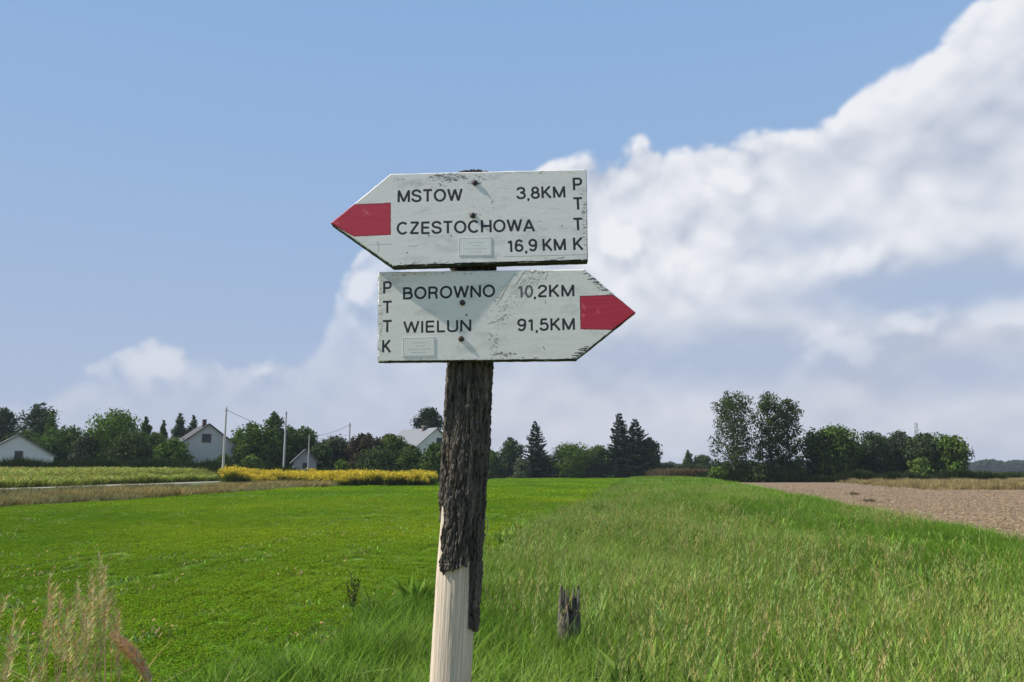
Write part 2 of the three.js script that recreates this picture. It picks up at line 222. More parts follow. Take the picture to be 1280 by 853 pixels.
function board(spec) {
  const O = at(...spec.centre, spec.d), cy = Math.cos(spec.yaw), sy = Math.sin(spec.yaw), ct = Math.cos(spec.tilt), st = Math.sin(spec.tilt);
  const ux = new THREE.Vector3(cy, 0, sy), n = new THREE.Vector3(-sy * ct, st, cy * ct), uy = new THREE.Vector3().crossVectors(n, ux);
  const loc = (px, py) => { const r = dirOf(px, py), E = new THREE.Vector3(0, EYE, 0), t = O.clone().sub(E).dot(n) / r.dot(n); const q = E.addScaledVector(r, t).sub(O); return [q.dot(ux), q.dot(uy)]; };
  const L = (x, y) => loc(...Z(x, y));
  const out = spec.outline.map(p => L(...p));
  // dense outline, slightly uneven
  const dense = (pts, jit, seed) => { const r = []; for (let i = 0; i < pts.length; i++) { const a = pts[i], b = pts[(i + 1) % pts.length], l = Math.hypot(b[0] - a[0], b[1] - a[1]), m = Math.max(2, Math.round(l / .006)), nx = -(b[1] - a[1]) / l, ny = (b[0] - a[0]) / l; for (let k = 0; k < m; k++) { const t = k / m, w = k ? fbm((a[0] + (b[0] - a[0]) * t) * 60 + seed, (a[1] + (b[1] - a[1]) * t) * 60, i * 3, 3) * jit : 0; r.push([lerp(a[0], b[0], t) + nx * w, lerp(a[1], b[1], t) + ny * w]); } } return r; };
  const inset = (pts, q) => pts.map((p, i) => { const a = pts[(i + pts.length - 1) % pts.length], b = pts[(i + 1) % pts.length]; const e1 = [p[0] - a[0], p[1] - a[1]], e2 = [b[0] - p[0], b[1] - p[1]], l1 = Math.hypot(...e1), l2 = Math.hypot(...e2); const n1 = [-e1[1] / l1, e1[0] / l1], n2 = [-e2[1] / l2, e2[0] / l2]; let mx = n1[0] + n2[0], my = n1[1] + n2[1]; const ml = Math.hypot(mx, my); mx /= ml; my /= ml; const k = q / (mx * n1[0] + my * n1[1]); return [p[0] + mx * k, p[1] + my * k]; });
  const area = out.reduce((s, p, i) => { const b = out[(i + 1) % out.length]; return s + p[0] * b[1] - b[0] * p[1]; }, 0); const poly = area < 0 ? out.slice().reverse() : out;
  const o1 = dense(poly, .0012, spec.seed), o0 = dense(inset(poly, .0024), .0006, spec.seed + 5), N = Math.min(o1.length, o0.length);
  const res = (pts) => { const r = []; for (let i = 0; i < N; i++) r.push(pts[Math.floor(i * pts.length / N)]); return r; };
  const a1 = res(o1), a0 = o0.length === N ? o0 : res(o0);
  const xs = poly.map(p => p[0]), ys = poly.map(p => p[1]); const x0 = Math.min(...xs) - .004, x1 = Math.max(...xs) + .004, y0 = Math.min(...ys) - .004, y1 = Math.max(...ys) + .004;
  const CWp = 2000, S = CWp / (x1 - x0), CHp = Math.round((y1 - y0) * S);
  const cv = document.createElement('canvas'); cv.width = CWp; cv.height = CHp; const g2 = cv.getContext('2d');
  const c = (x, y) => { const q = L(x, y); return [(q[0] - x0) * S, (y1 - q[1]) * S]; };
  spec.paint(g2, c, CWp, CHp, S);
  const tex = new THREE.CanvasTexture(cv); tex.colorSpace = THREE.SRGBColorSpace; tex.anisotropy = 8;
  const T = new TB(), uv = []; const U = p => uv.push((p[0] - x0) / (x1 - x0), (p[1] - y0) / (y1 - y0));
  const cen = [poly.reduce((s, p) => s + p[0], 0) / poly.length, poly.reduce((s, p) => s + p[1], 0) / poly.length];
  for (let i = 0; i < N; i++) { const j = (i + 1) % N; T.tri([...cen, 0], [...a0[i], 0], [...a0[j], 0]); U(cen); U(a0[i]); U(a0[j]); T.quad([...a0[i], 0], [...a1[i], -.0024], [...a1[j], -.0024], [...a0[j], 0]); U(a0[i]); U(a1[i]); U(a1[j]); U(a0[i]); U(a1[j]); U(a0[j]); }
  const gf = T.build(); gf.setAttribute('uv', new THREE.Float32BufferAttribute(uv, 2));
  const bump = noiseTex(512, (u, v) => { const s = .5 + pfbm(u * .3, v, 30, 4, spec.seed) * .5 + pfbm(u, v, 60, 3, 2) * .3; return [s, s, s]; }, false, 1, .5);
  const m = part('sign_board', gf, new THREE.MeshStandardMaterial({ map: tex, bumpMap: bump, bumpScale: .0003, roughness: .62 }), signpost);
  m.userData.label = spec.label;
  const mx = new THREE.Matrix4().makeBasis(ux, uy, n); m.quaternion.setFromRotationMatrix(mx); m.position.copy(O).sub(postBase);
  const B = new TB(); for (let i = 0; i < N; i++) { const j = (i + 1) % N; const e = p => [p[0], p[1]]; B.quad([...e(a1[i]), -.0024], [...e(a1[i]), -.024], [...e(a1[j]), -.024], [...e(a1[j]), -.0024]); B.tri([...cen, -.024], [...a1[j], -.024], [...a1[i], -.024]); }
  part('edge', B.build(), mat(.055, .05, .042, .85), m).userData.label = 'dark weathered wooden edge and back of the board';
  for (const [sx, sy2] of spec.screws) {
    const q = L(sx, sy2); const pts = [[0, .0052], [.0026, .0052], [.0030, .0042], [.0055, .0040], [.0062, .003], [.0063, 0], [.0055, -.004]].map(v => new THREE.Vector2(...v));
    const gl = new THREE.LatheGeometry(pts, 20); gl.rotateX(Math.PI / 2); const s = part('screw', gl, mat(.07, .055, .045, .5, { metalness: .6 }), m); s.position.set(q[0], q[1], 0);
    const slot = part('screw_slot', new THREE.BoxGeometry(.0045, .0008, .0012), mat(.01, .01, .01), s); slot.position.z = .0052; slot.rotation.z = sx;
  }
  { const [ax, ay, bx2, by2] = spec.plaque; const p = L(ax, ay), q = L(bx2, by2), w = Math.abs(q[0] - p[0]), h = Math.abs(q[1] - p[1]);
    const pc = document.createElement('canvas'); pc.width = 256; pc.height = Math.round(256 * h / w); const k = pc.getContext('2d'); k.fillStyle = spec.plaqueColour; k.fillRect(0, 0, 256, pc.height); const r = rng(spec.seed * 7 + 3);
    k.strokeStyle = 'rgba(90,95,100,.7)'; k.lineWidth = 3; k.strokeRect(5, 5, 246, pc.height - 10);
    const rows = [[.3, .28, .75], [.38, .45, .68], [.16, .62, .85], [.28, .78, .7]]; for (const [s, y, e] of rows) for (let x = s * 256; x < e * 256; x += 5 + r() * 5) { k.fillStyle = `rgba(70,72,76,${.25 + r() * .4})`; k.fillRect(x, y * pc.height - 3, 3 + r() * 2, 6); }
    const pt = new THREE.CanvasTexture(pc); pt.colorSpace = THREE.SRGBColorSpace; const g = new THREE.BoxGeometry(w, h, .0008); const s = part('plaque', g, new THREE.MeshStandardMaterial({ map: pt, roughness: .4 }), m); s.position.set((p[0] + q[0]) / 2, (p[1] + q[1]) / 2, .0005); s.rotation.z = .012; s.userData.label = 'small faded label plate with unreadable fine print'; }
  return m;
}
// paint helpers
function paintBase(g, w, h, seed) {
  g.fillStyle = '#ece6dc'; g.fillRect(0, 0, w, h); const r = rng(seed);
  const step = 4; for (let y = 0; y < h; y += step) for (let x = 0; x < w; x += step) { const n = fbm(x * .004, y * .008, seed, 4), f = fbm(x * .05, y * .05, seed + 3, 2); const a = clamp(.22 * smooth(.0, .5, n) + f * .10, 0, .4); g.fillStyle = `rgba(128,132,122,${a.toFixed(3)})`; g.fillRect(x, y, step, step); }
  for (let i = 0; i < 260; i++) { const x = r() * w, y = r() * h; g.fillStyle = `rgba(60,60,55,${r() * .35})`; const s = .8 + r() * r() * 5; g.beginPath(); g.ellipse(x, y, s * (1 + r()), s * .7, r() * 3, 0, 7); g.fill(); }
  for (let i = 0; i < 34; i++) { const x = r() * w, y = r() * h; g.strokeStyle = `rgba(70,68,62,${.1 + r() * .25})`; g.lineWidth = .8 + r() * 1.2; g.beginPath(); g.moveTo(x, y); let xx = x; const n = 2 + r() * 5; for (let k = 0; k < n; k++) { xx += 8 + r() * 16; g.lineTo(xx, y + (r() - .5) * 4); } g.stroke(); }
}
function mould(g, x, y, rx, ry, n, seed, rgb = '70,72,64', amax = .4) { const r = rng(seed); for (let i = 0; i < n; i++) { const a = r() * 6.283, q = Math.pow(r(), .7); const px = x + Math.cos(a) * rx * q, py = y + Math.sin(a) * ry * q; g.fillStyle = `rgba(${rgb},${r() * amax})`; const s = 1 + r() * r() * 9; g.beginPath(); g.ellipse(px, py, s * (1 + r() * 1.5), s * (.5 + r() * .6), (r() - .5) * .8, 0, 7); g.fill(); } }
// strokes of each letter in units of its height: [width, ...paths]; 'e' is an ellipse (cx, cy, rx, ry, from, to)
const bowl = (x, t, m, e) => [[.09, t], 'L', [e - .24, t], 'C', [e - .06, t], [e, t - (t - m) * .22], [e, (t + m) / 2], 'C', [e, m + (t - m) * .22], [e - .08, m], [e - .24, m], 'L', [.09, m]];
const line = (...p) => p.flatMap((q, i) => i ? ['L', q] : [q]);
const GLYPH = {
  M: [.88, line([.08, 0], [.08, .94], [.44, .05], [.80, .94], [.80, 0])], T: [.66, line([.02, .93], [.64, .93]), line([.33, .93], [.33, 0])], O: [.86, ['e', .43, .5, .36, .44, 0, 6.2832]], W: [1.04, line([.04, 1], [.28, .05], [.52, .95], [.76, .05], [1.0, 1])], C: [.80, ['e', .42, .5, .35, .44, .75, 5.55]], Z: [.68, line([.06, .93], [.60, .93], [.07, .07], [.63, .07])], E: [.64, line([.60, .93], [.09, .93], [.09, .07], [.61, .07]), line([.09, .52], [.56, .52])],
  H: [.76, line([.08, 0], [.08, 1]), line([.68, 0], [.68, 1]), line([.08, .52], [.68, .52])], A: [.78, line([.04, 0], [.39, .95], [.74, 0]), line([.16, .30], [.62, .30])], K: [.72, line([.09, 0], [.09, 1]), line([.63, .99], [.09, .36]), line([.27, .56], [.66, 0])], N: [.76, line([.08, 0], [.08, .95], [.68, .05], [.68, 1])], I: [.2, line([.1, 0], [.1, 1])], L: [.58, line([.09, 1], [.09, .07], [.56, .07])],
  S: [.70, [[.61, .72], 'C', [.60, .87], [.49, .94], [.35, .94], 'C', [.18, .94], [.08, .85], [.08, .73], 'C', [.08, .58], [.2, .55], [.35, .51], 'C', [.52, .47], [.63, .41], [.63, .27], 'C', [.63, .13], [.51, .06], [.35, .06], 'C', [.18, .06], [.07, .15], [.06, .30]]],
  B: [.70, line([.09, 0], [.09, 1]), bowl(0, .93, .53, .57), bowl(0, .53, .07, .63)], P: [.68, line([.09, 0], [.09, 1]), bowl(0, .93, .44, .61)], R: [.72, line([.09, 0], [.09, 1]), bowl(0, .93, .48, .61), [[.38, .48], 'C', [.56, .48], [.56, .34], [.58, .2], 'L', [.62, 0]]],
  U: [.76, [[.08, 1], 'L', [.08, .34], 'C', [.08, .15], [.2, .06], [.38, .06], 'C', [.56, .06], [.68, .15], [.68, .34], 'L', [.68, 1]]], 1: [.42, line([.05, .76], [.27, .90], [.27, 0])], 0: [.62, ['e', .31, .5, .24, .44, 0, 6.2832]], 8: [.62, ['e', .31, .73, .2, .21, 0, 6.2832], ['e', .31, .29, .245, .23, 0, 6.2832]],
  3: [.62, [[.07, .74], 'C', [.09, .88], [.19, .94], [.30, .94], 'C', [.45, .94], [.54, .85], [.54, .74], 'C', [.54, .61], [.43, .54], [.25, .54]], [[.25, .54], 'C', [.46, .54], [.57, .44], [.57, .30], 'C', [.57, .15], [.45, .06], [.30, .06], 'C', [.15, .06], [.06, .14], [.05, .28]]],
  2: [.62, [[.07, .69], 'C', [.08, .86], [.18, .94], [.31, .94], 'C', [.46, .94], [.55, .84], [.55, .71], 'C', [.55, .48], [.12, .40], [.07, .07], 'L', [.57, .07]]], 5: [.62, [[.52, .93], 'L', [.15, .93], 'L', [.10, .50], 'C', [.18, .59], [.24, .61], [.32, .61], 'C', [.47, .61], [.56, .49], [.56, .34], 'C', [.56, .17], [.46, .06], [.30, .06], 'C', [.17, .06], [.08, .13], [.05, .26]]],
  6: [.62, ['e', .31, .31, .24, .25, 0, 6.2832], [[.53, .78], 'C', [.49, .90], [.41, .94], [.33, .94], 'C', [.14, .94], [.07, .70], [.07, .34]]], 9: [.62, ['e', .31, .69, .24, .25, 0, 6.2832], [[.09, .22], 'C', [.13, .10], [.21, .06], [.29, .06], 'C', [.48, .06], [.55, .30], [.55, .66]]], ',': [.17, line([.1, .05], [.08, -.1], [.03, -.16])], ' ': [.16],
};
function text(g, c, str, x0, b0, x1, b1, cap, opt = {}) {
  const p = c(x0, b0), q = c(x1, b1), t = c(x0, b0 - cap), len = Math.hypot(q[0] - p[0], q[1] - p[1]), cp = Math.hypot(t[0] - p[0], t[1] - p[1]); const sp = opt.sp || .11; let total = -sp; for (const ch of str) total += GLYPH[ch][0] + sp; const k = len / (total * cp);
  g.save(); g.translate(...p); g.rotate(Math.atan2(q[1] - p[1], q[0] - p[0])); g.strokeStyle = opt.fill || '#26282d'; g.lineWidth = cp * (opt.w || .178); g.lineJoin = 'bevel'; g.lineCap = 'butt'; const X = v => v * cp * k, Y = v => -v * cp; let x = 0; const r = rng(Math.round(x0 * 7 + b0));
  for (const ch of str) { const [w, ...paths] = GLYPH[ch]; const dy = (r() - .5) * .025; for (const a of paths) { g.beginPath(); if (a[0] === 'e') { const n = 40; for (let i = 0; i <= n; i++) { const A = lerp(a[5], a[6], i / n), px = X(x + a[1] + a[3] * Math.cos(A)), py = Y(dy + a[2] + a[4] * Math.sin(A)); i ? g.lineTo(px, py) : g.moveTo(px, py); } if (a[6] - a[5] > 6.2) g.closePath(); } else { g.moveTo(X(x + a[0][0]), Y(dy + a[0][1])); for (let i = 1; i < a.length;) { if (a[i] === 'L') { g.lineTo(X(x + a[i + 1][0]), Y(dy + a[i + 1][1])); i += 2; } else { g.bezierCurveTo(X(x + a[i + 1][0]), Y(dy + a[i + 1][1]), X(x + a[i + 2][0]), Y(dy + a[i + 2][1]), X(x + a[i + 3][0]), Y(dy + a[i + 3][1])); i += 4; } } } g.stroke(); } x += w + sp; }
  g.restore();
  // flakes where the black has worn off
  for (let i = 0; i < len * .05; i++) { const u = r(), v = r(); g.fillStyle = `rgba(216,213,203,${.25 + r() * .5})`; const X2 = lerp(p[0], q[0], u), Y2 = lerp(p[1], q[1], u) - v * cp; g.fillRect(X2, Y2, 1 + r() * 5, 1 + r() * 3); }
}
function edgeStrokes(g, c, [a, b], wid, n, seed) { const r = rng(seed); for (let i = 0; i < n; i++) { const t = r(), l = .02 + r() * .06; const o = () => (r() - .5) * wid * .9; g.strokeStyle = `rgba(26,25,23,${.35 + r() * .5})`; g.lineWidth = 2 + r() * 7; g.beginPath(); g.moveTo(...c(lerp(a[0], b[0], t) + o(), lerp(a[1], b[1], t) + o())); g.lineTo(...c(lerp(a[0], b[0], Math.min(1, t + l)) + o(), lerp(a[1], b[1], Math.min(1, t + l)) + o())); g.stroke(); } }
function red(g, c, pts, seed) {
  const r = rng(seed); g.beginPath(); const dense = []; for (let i = 0; i < pts.length; i++) { const a = c(...pts[i]), b = c(...pts[(i + 1) % pts.length]); for (let k = 0; k < 24; k++) dense.push([lerp(a[0], b[0], k / 24) + (k ? (r() - .5) * 3 : 0), lerp(a[1], b[1], k / 24) + (k ? (r() - .5) * 3 : 0)]); }
  dense.forEach((p, i) => i ? g.lineTo(...p) : g.moveTo(...p)); g.closePath(); g.fillStyle = '#c22d42'; g.fill(); g.strokeStyle = 'rgba(120,16,34,.85)'; g.lineWidth = 6; g.stroke(); g.save(); g.clip();
  const xs = dense.map(p => p[0]), ys = dense.map(p => p[1]), a = Math.min(...xs), b = Math.max(...xs), e = Math.min(...ys), f = Math.max(...ys);
  for (let i = 0; i < 90; i++) { g.strokeStyle = r() < .5 ? `rgba(150,24,44,${r() * .25})` : `rgba(214,72,84,${r() * .2})`; g.lineWidth = 2 + r() * 8; const y = e + r() * (f - e), x = a + r() * (b - a); g.beginPath(); g.moveTo(x, y); g.lineTo(x + 40 + r() * 160, y + (r() - .5) * 10); g.stroke(); }
  return { a, b, e, f, r, done() { g.restore(); } };
}
board({
  centre: Z(530, 250), d: 1.73, yaw: 0, tilt: 5 * Math.PI / 180, seed: 3, label: 'white arrow board pointing left with black place names and distances',
  outline: [[40, 270], [268, 83], [1016, 65], [1021, 414], [275, 436]], screws: [[590, 119], [582, 243]], plaque: [530, 327, 654, 397], plaqueColour: '#e9e5dc',
  paint(g, c, w, h) {
    paintBase(g, w, h, 11);
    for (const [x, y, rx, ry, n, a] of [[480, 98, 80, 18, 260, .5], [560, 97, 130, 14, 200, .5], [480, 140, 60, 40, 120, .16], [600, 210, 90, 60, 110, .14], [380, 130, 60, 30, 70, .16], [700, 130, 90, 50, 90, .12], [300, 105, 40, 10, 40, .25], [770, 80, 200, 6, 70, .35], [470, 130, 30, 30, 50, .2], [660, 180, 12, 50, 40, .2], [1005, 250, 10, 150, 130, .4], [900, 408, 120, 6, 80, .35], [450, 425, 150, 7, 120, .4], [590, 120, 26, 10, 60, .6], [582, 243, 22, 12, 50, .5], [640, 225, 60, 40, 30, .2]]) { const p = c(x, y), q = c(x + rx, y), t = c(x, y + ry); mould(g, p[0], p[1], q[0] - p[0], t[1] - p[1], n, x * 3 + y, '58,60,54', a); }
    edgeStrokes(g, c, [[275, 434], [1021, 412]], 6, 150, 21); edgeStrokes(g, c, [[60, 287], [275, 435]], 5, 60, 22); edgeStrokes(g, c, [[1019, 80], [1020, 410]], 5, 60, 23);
    const R = red(g, c, [[38, 270], [128, 201], [268, 195], [268, 315], [130, 322]], 4);
    for (const [x, y] of [[170, 225], [180, 240], [245, 215], [60, 265]]) { const p = c(x, y); mould(g, p[0], p[1], 26, 22, 12, x, '236,160,160', .55); } R.done();
    text(g, c, 'MSTOW', 295, 192, 542, 187, 47); text(g, c, '3,8KM', 750, 180, 936, 174, 45); text(g, c, 'CZESTOCHOWA', 292, 315, 818, 303, 47); text(g, c, '16,9 KM', 715, 382, 938, 374, 46);
    text(g, c, 'P', 964, 146, 1000, 145, 47); text(g, c, 'T', 966, 221, 1002, 220, 47); text(g, c, 'T', 966, 299, 1002, 298, 47); text(g, c, 'K', 965, 374, 1004, 373, 47);
    g.strokeStyle = '#2a2b2e'; g.lineWidth = 6; g.lineCap = 'round'; for (const [a, b, d, e] of [[457, 131, 462, 124], [411, 317, 417, 321], [497, 318, 503, 322]]) { g.beginPath(); g.moveTo(...c(a, b)); g.lineTo(...c(d, e)); g.stroke(); }
    g.strokeStyle = 'rgba(50,48,45,.75)'; g.lineWidth = 2.5; for (const l of [[[180, 356], [275, 352]], [[220, 345], [224, 372], [221, 385]], [[335, 359], [360, 360], [375, 355]], [[213, 347], [228, 346]], [[560, 120], [615, 117]], [[830, 262], [850, 268]], [[700, 400], [1010, 392]]]) { g.beginPath(); l.forEach((p, i) => i ? g.lineTo(...c(...p)) : g.moveTo(...c(...p))); g.stroke(); }
    for (const [x, y] of [[332, 384], [922, 282], [655, 190], [440, 170]]) { g.fillStyle = '#33322f'; const p = c(x, y); g.beginPath(); g.arc(p[0], p[1], 5, 0, 7); g.fill(); }
  },
});
board({
  centre: Z(578, 625), d: 1.7300, yaw: 4.2 * Math.PI / 180, tilt: 0, seed: 8, label: 'white arrow board pointing right with black place names and distances',
  outline: [[221, 457], [1008, 447], [1203, 611], [975, 793], [218, 800]], screws: [[543, 575], [538, 713]], plaque: [316, 708, 437, 780], plaqueColour: '#e7e3da',
  paint(g, c, w, h) {
    paintBase(g, w, h, 29); const r = rng(5);
    const spots = (x, y, rx, ry, n, a, rgb) => { const p = c(x, y), q = c(x + rx, y), t = c(x, y + ry); mould(g, p[0], p[1], q[0] - p[0], t[1] - p[1], n, x * 5 + y, rgb || '62,62,54', a); };
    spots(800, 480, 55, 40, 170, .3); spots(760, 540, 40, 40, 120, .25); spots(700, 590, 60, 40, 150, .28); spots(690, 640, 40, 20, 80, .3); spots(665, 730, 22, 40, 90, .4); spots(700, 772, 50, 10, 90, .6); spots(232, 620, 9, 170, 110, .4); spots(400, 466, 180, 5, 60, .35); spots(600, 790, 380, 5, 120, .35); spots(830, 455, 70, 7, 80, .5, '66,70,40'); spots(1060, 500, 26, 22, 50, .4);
    // long scuffs down from the top edge
    for (let i = 0; i < 46; i++) { const x = 700 + r() * 170, y = 455 + r() * 90, l = 20 + r() * 60; g.strokeStyle = r() < .6 ? `rgba(80,76,66,${.15 + r() * .45})` : `rgba(232,232,226,${.3 + r() * .4})`; g.lineWidth = 1.5 + r() * 4; g.beginPath(); g.moveTo(...c(x, y)); g.lineTo(...c(x - l * .55 + r() * 8, y + l * .8)); g.stroke(); }
    for (const l of [[[640, 655], [670, 648], [700, 628], [712, 618]], [[645, 690], [655, 705]], [[850, 740], [856, 755]], [[858, 565], [860, 580]], [[660, 560], [672, 574]]]) { g.strokeStyle = 'rgba(45,44,40,.8)'; g.lineWidth = 4; g.beginPath(); l.forEach((p, i) => i ? g.lineTo(...c(...p)) : g.moveTo(...c(...p))); g.stroke(); }
    // worn dark paint along the arrow's slanting edges
    for (let i = 0; i < 60; i++) { const t = r(), up = r() < .5; const a = up ? [lerp(1012, 1120, t), lerp(450, 541, t)] : [lerp(960, 1030, t), lerp(800, 742, t)]; g.strokeStyle = `rgba(28,27,26,${.4 + r() * .5})`; g.lineWidth = 2 + r() * 6; g.beginPath(); g.moveTo(...c(...a)); g.lineTo(...c(a[0] - 6 - r() * 26, a[1] + (up ? 1 : -.35) * (1 + r() * 8))); g.stroke(); }
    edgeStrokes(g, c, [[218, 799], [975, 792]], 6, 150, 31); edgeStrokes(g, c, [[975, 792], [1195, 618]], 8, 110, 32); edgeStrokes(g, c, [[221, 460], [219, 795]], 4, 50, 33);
    const R = red(g, c, [[991, 550], [1118, 546], [1206, 612], [1112, 677], [994, 675]], 9);
    for (const [x, y] of [[1000, 585], [1008, 600], [1004, 630], [1060, 608]]) { const p = c(x, y); mould(g, p[0], p[1], 16, 30, 14, x, '236,165,160', .6); } R.done();
    text(g, c, 'BOROWNO', 315, 562, 667, 553, 46); text(g, c, 'WIELUN', 318, 691, 577, 684, 45); text(g, c, '10', 755, 556, 812, 554, 46, { fill: 'rgba(44,46,50,.7)' }); text(g, c, ',2KM', 814, 554, 970, 550, 46); text(g, c, '91,5KM', 752, 683, 972, 678, 46);
    text(g, c, 'P', 240, 540, 272, 539, 46); text(g, c, 'T', 238, 614, 274, 613, 46); text(g, c, 'T', 238, 688, 274, 687, 46); text(g, c, 'K', 236, 765, 270, 764, 47);
    g.fillStyle = '#2a2b2e'; const p = c(558, 622); g.beginPath(); g.ellipse(p[0], p[1], 6, 9, .4, 0, 7); g.fill();
  },
});

// ---------------------------------------------------------------- rotten stump of an older post
{
  const b = at(711, 808, 7.2); const st = thing('rotten_stump', 'short grey rotten stump with splintered hollow top in the grass', 'stump', [b.x, 0, b.z]);
  const r = rng(77); const NA = 84, NY = 40, hh = .60;
  const mk = (R0, thick, seed, lo) => { const p = [], c = [], idx = []; const row = [];
    for (let s = 0; s < 2; s++) for (let j = 0; j <= NY; j++) for (let i = 0; i <= NA; i++) { const A = (i % NA) / NA * 6.2832, ca = Math.cos(A), sa = Math.sin(A); const spl = Math.max(0, noise(ca * 2.2 + seed, sa * 2.2, 4)) * 1.0 + Math.max(0, noise(ca * 7 + seed, sa * 7, 1)) * .5; const top = hh * clamp(lo + spl, lo, 1); const y = top * j / NY; const rr = R0 * (1.12 - .22 * y / hh) + .018 * fbm(ca * 4, y * 6, sa * 4 + seed, 4) + .008 * noise(ca * 14, y * 16, sa * 14) - s * thick * (1 - .5 * j / NY); p.push(ca * rr + y * .05 * noise(ca, y * 3, 9), y - .03, sa * rr); const t = .7 + fbm(ca * 5, y * 14, sa * 5, 3) * 1.1; c.push(.17 * t, .148 * t, .12 * t); }
    const M = (NY + 1) * (NA + 1); for (let s = 0; s < 2; s++) for (let j = 0; j < NY; j++) for (let i = 0; i < NA; i++) { const a = s * M + j * (NA + 1) + i, q = a + NA + 1; idx.push(a, q, a + 1, a + 1, q, q + 1); } for (let i = 0; i < NA; i++) { const a = NY * (NA + 1) + i; idx.push(a, a + M, a + 1, a + 1, a + M, a + M + 1); }
    const g = new THREE.BufferGeometry(); g.setAttribute('position', new THREE.Float32BufferAttribute(p, 3)); g.setAttribute('color', new THREE.Float32BufferAttribute(c, 3)); g.setIndex(idx); g.computeVertexNormals(); return g; };
  const sm = new THREE.MeshStandardMaterial({ vertexColors: true, roughness: 1, side: THREE.DoubleSide });
  part('outer_shell', mk(.092, .03, 1.3, .5), sm, st); part('inner_splinters', mk(.055, .03, 6.1, .55), sm, st);
}

// ---------------------------------------------------------------- grasses
const leafMat = (rough = .75, tr = .3) => new THREE.MeshPhysicalMaterial({ vertexColors: true, roughness: rough, side: THREE.DoubleSide, transmission: tr, thickness: 0, ior: 1.3, specularIntensity: .12 });
function blade(T, x, z, h, lean, dir, w, k, seg = 3, droop = .5, y0 = 0) {
  const cx = Math.cos(dir), cz = Math.sin(dir), px = -cz, pz = cx; let last = null;
  for (let s = 0; s <= seg; s++) { const t = s / seg, off = h * (lean * t + droop * lean * t * t * 1.2), y = y0 + h * (t - droop * .35 * lean * t * t), ww = w * .5 * (1 - t * t * .95); const c = [x + cx * off, y, z + cz * off]; const a = [c[0] - px * ww, c[1], c[2] - pz * ww], b = [c[0] + px * ww, c[1], c[2] + pz * ww]; if (last) { if (s === seg) T.tri(last[0], last[1], c, k); else T.quad(last[0], last[1], b, a, k); } last = [a, b]; }
}
function tuft(seed, n, rad, h0, h1, w, cols, o = {}) { const r = rng(seed), T = new TB(); for (let i = 0; i < n; i++) { const a = r() * 6.283, q = Math.sqrt(r()) * rad, k0 = cols[Math.floor(r() * cols.length)], s = .75 + r() * .5; blade(T, Math.cos(a) * q, Math.sin(a) * q, lerp(h0, h1, r()), .1 + r() * (o.lean || .6), r() * 6.283, w * (.6 + r() * .8), k0.map(v => v * s), o.seg || 3, o.droop === undefined ? .7 : o.droop); } return T.build(); }
function instances(name, geos, material, spots, label, category) {
  // one object for one kind of ground cover; the variants are its parts
  const grp = new THREE.Group(); grp.name = numbered(name); scene.add(grp); tag(grp, label, category); grp.userData.kind = 'stuff';
  const lists = geos.map(() => []); spots.forEach((s, i) => lists[s.v === undefined ? i % geos.length : s.v].push(s));
  const m4 = new THREE.Matrix4(), q = new THREE.Quaternion(), e = new THREE.Euler(), sc = new THREE.Vector3(), p = new THREE.Vector3();
  geos.forEach((g, v) => { const L = lists[v]; if (!L.length) return; const im = new THREE.InstancedMesh(g, material, L.length); im.name = category.replace(/ /g, '_') + '_clumps'; im.userData.kind = 'stuff'; L.forEach((s, i) => { e.set(s.tx || 0, s.r, s.tz || 0); q.setFromEuler(e); sc.set(s.s * (s.sw || 1) * (s.sx || 1), s.s * (s.sh || 1), s.s * (s.sw || 1)); p.set(s.x, s.y, s.z); im.setMatrixAt(i, m4.compose(p, q, sc)); im.setColorAt(i, s.c || col(1, 1, 1)); }); im.castShadow = im.receiveShadow = true; grp.add(im); });
  return grp;
}
const inView = (x, d, margin = 1.5) => Math.abs(x) < d * .665 + margin;
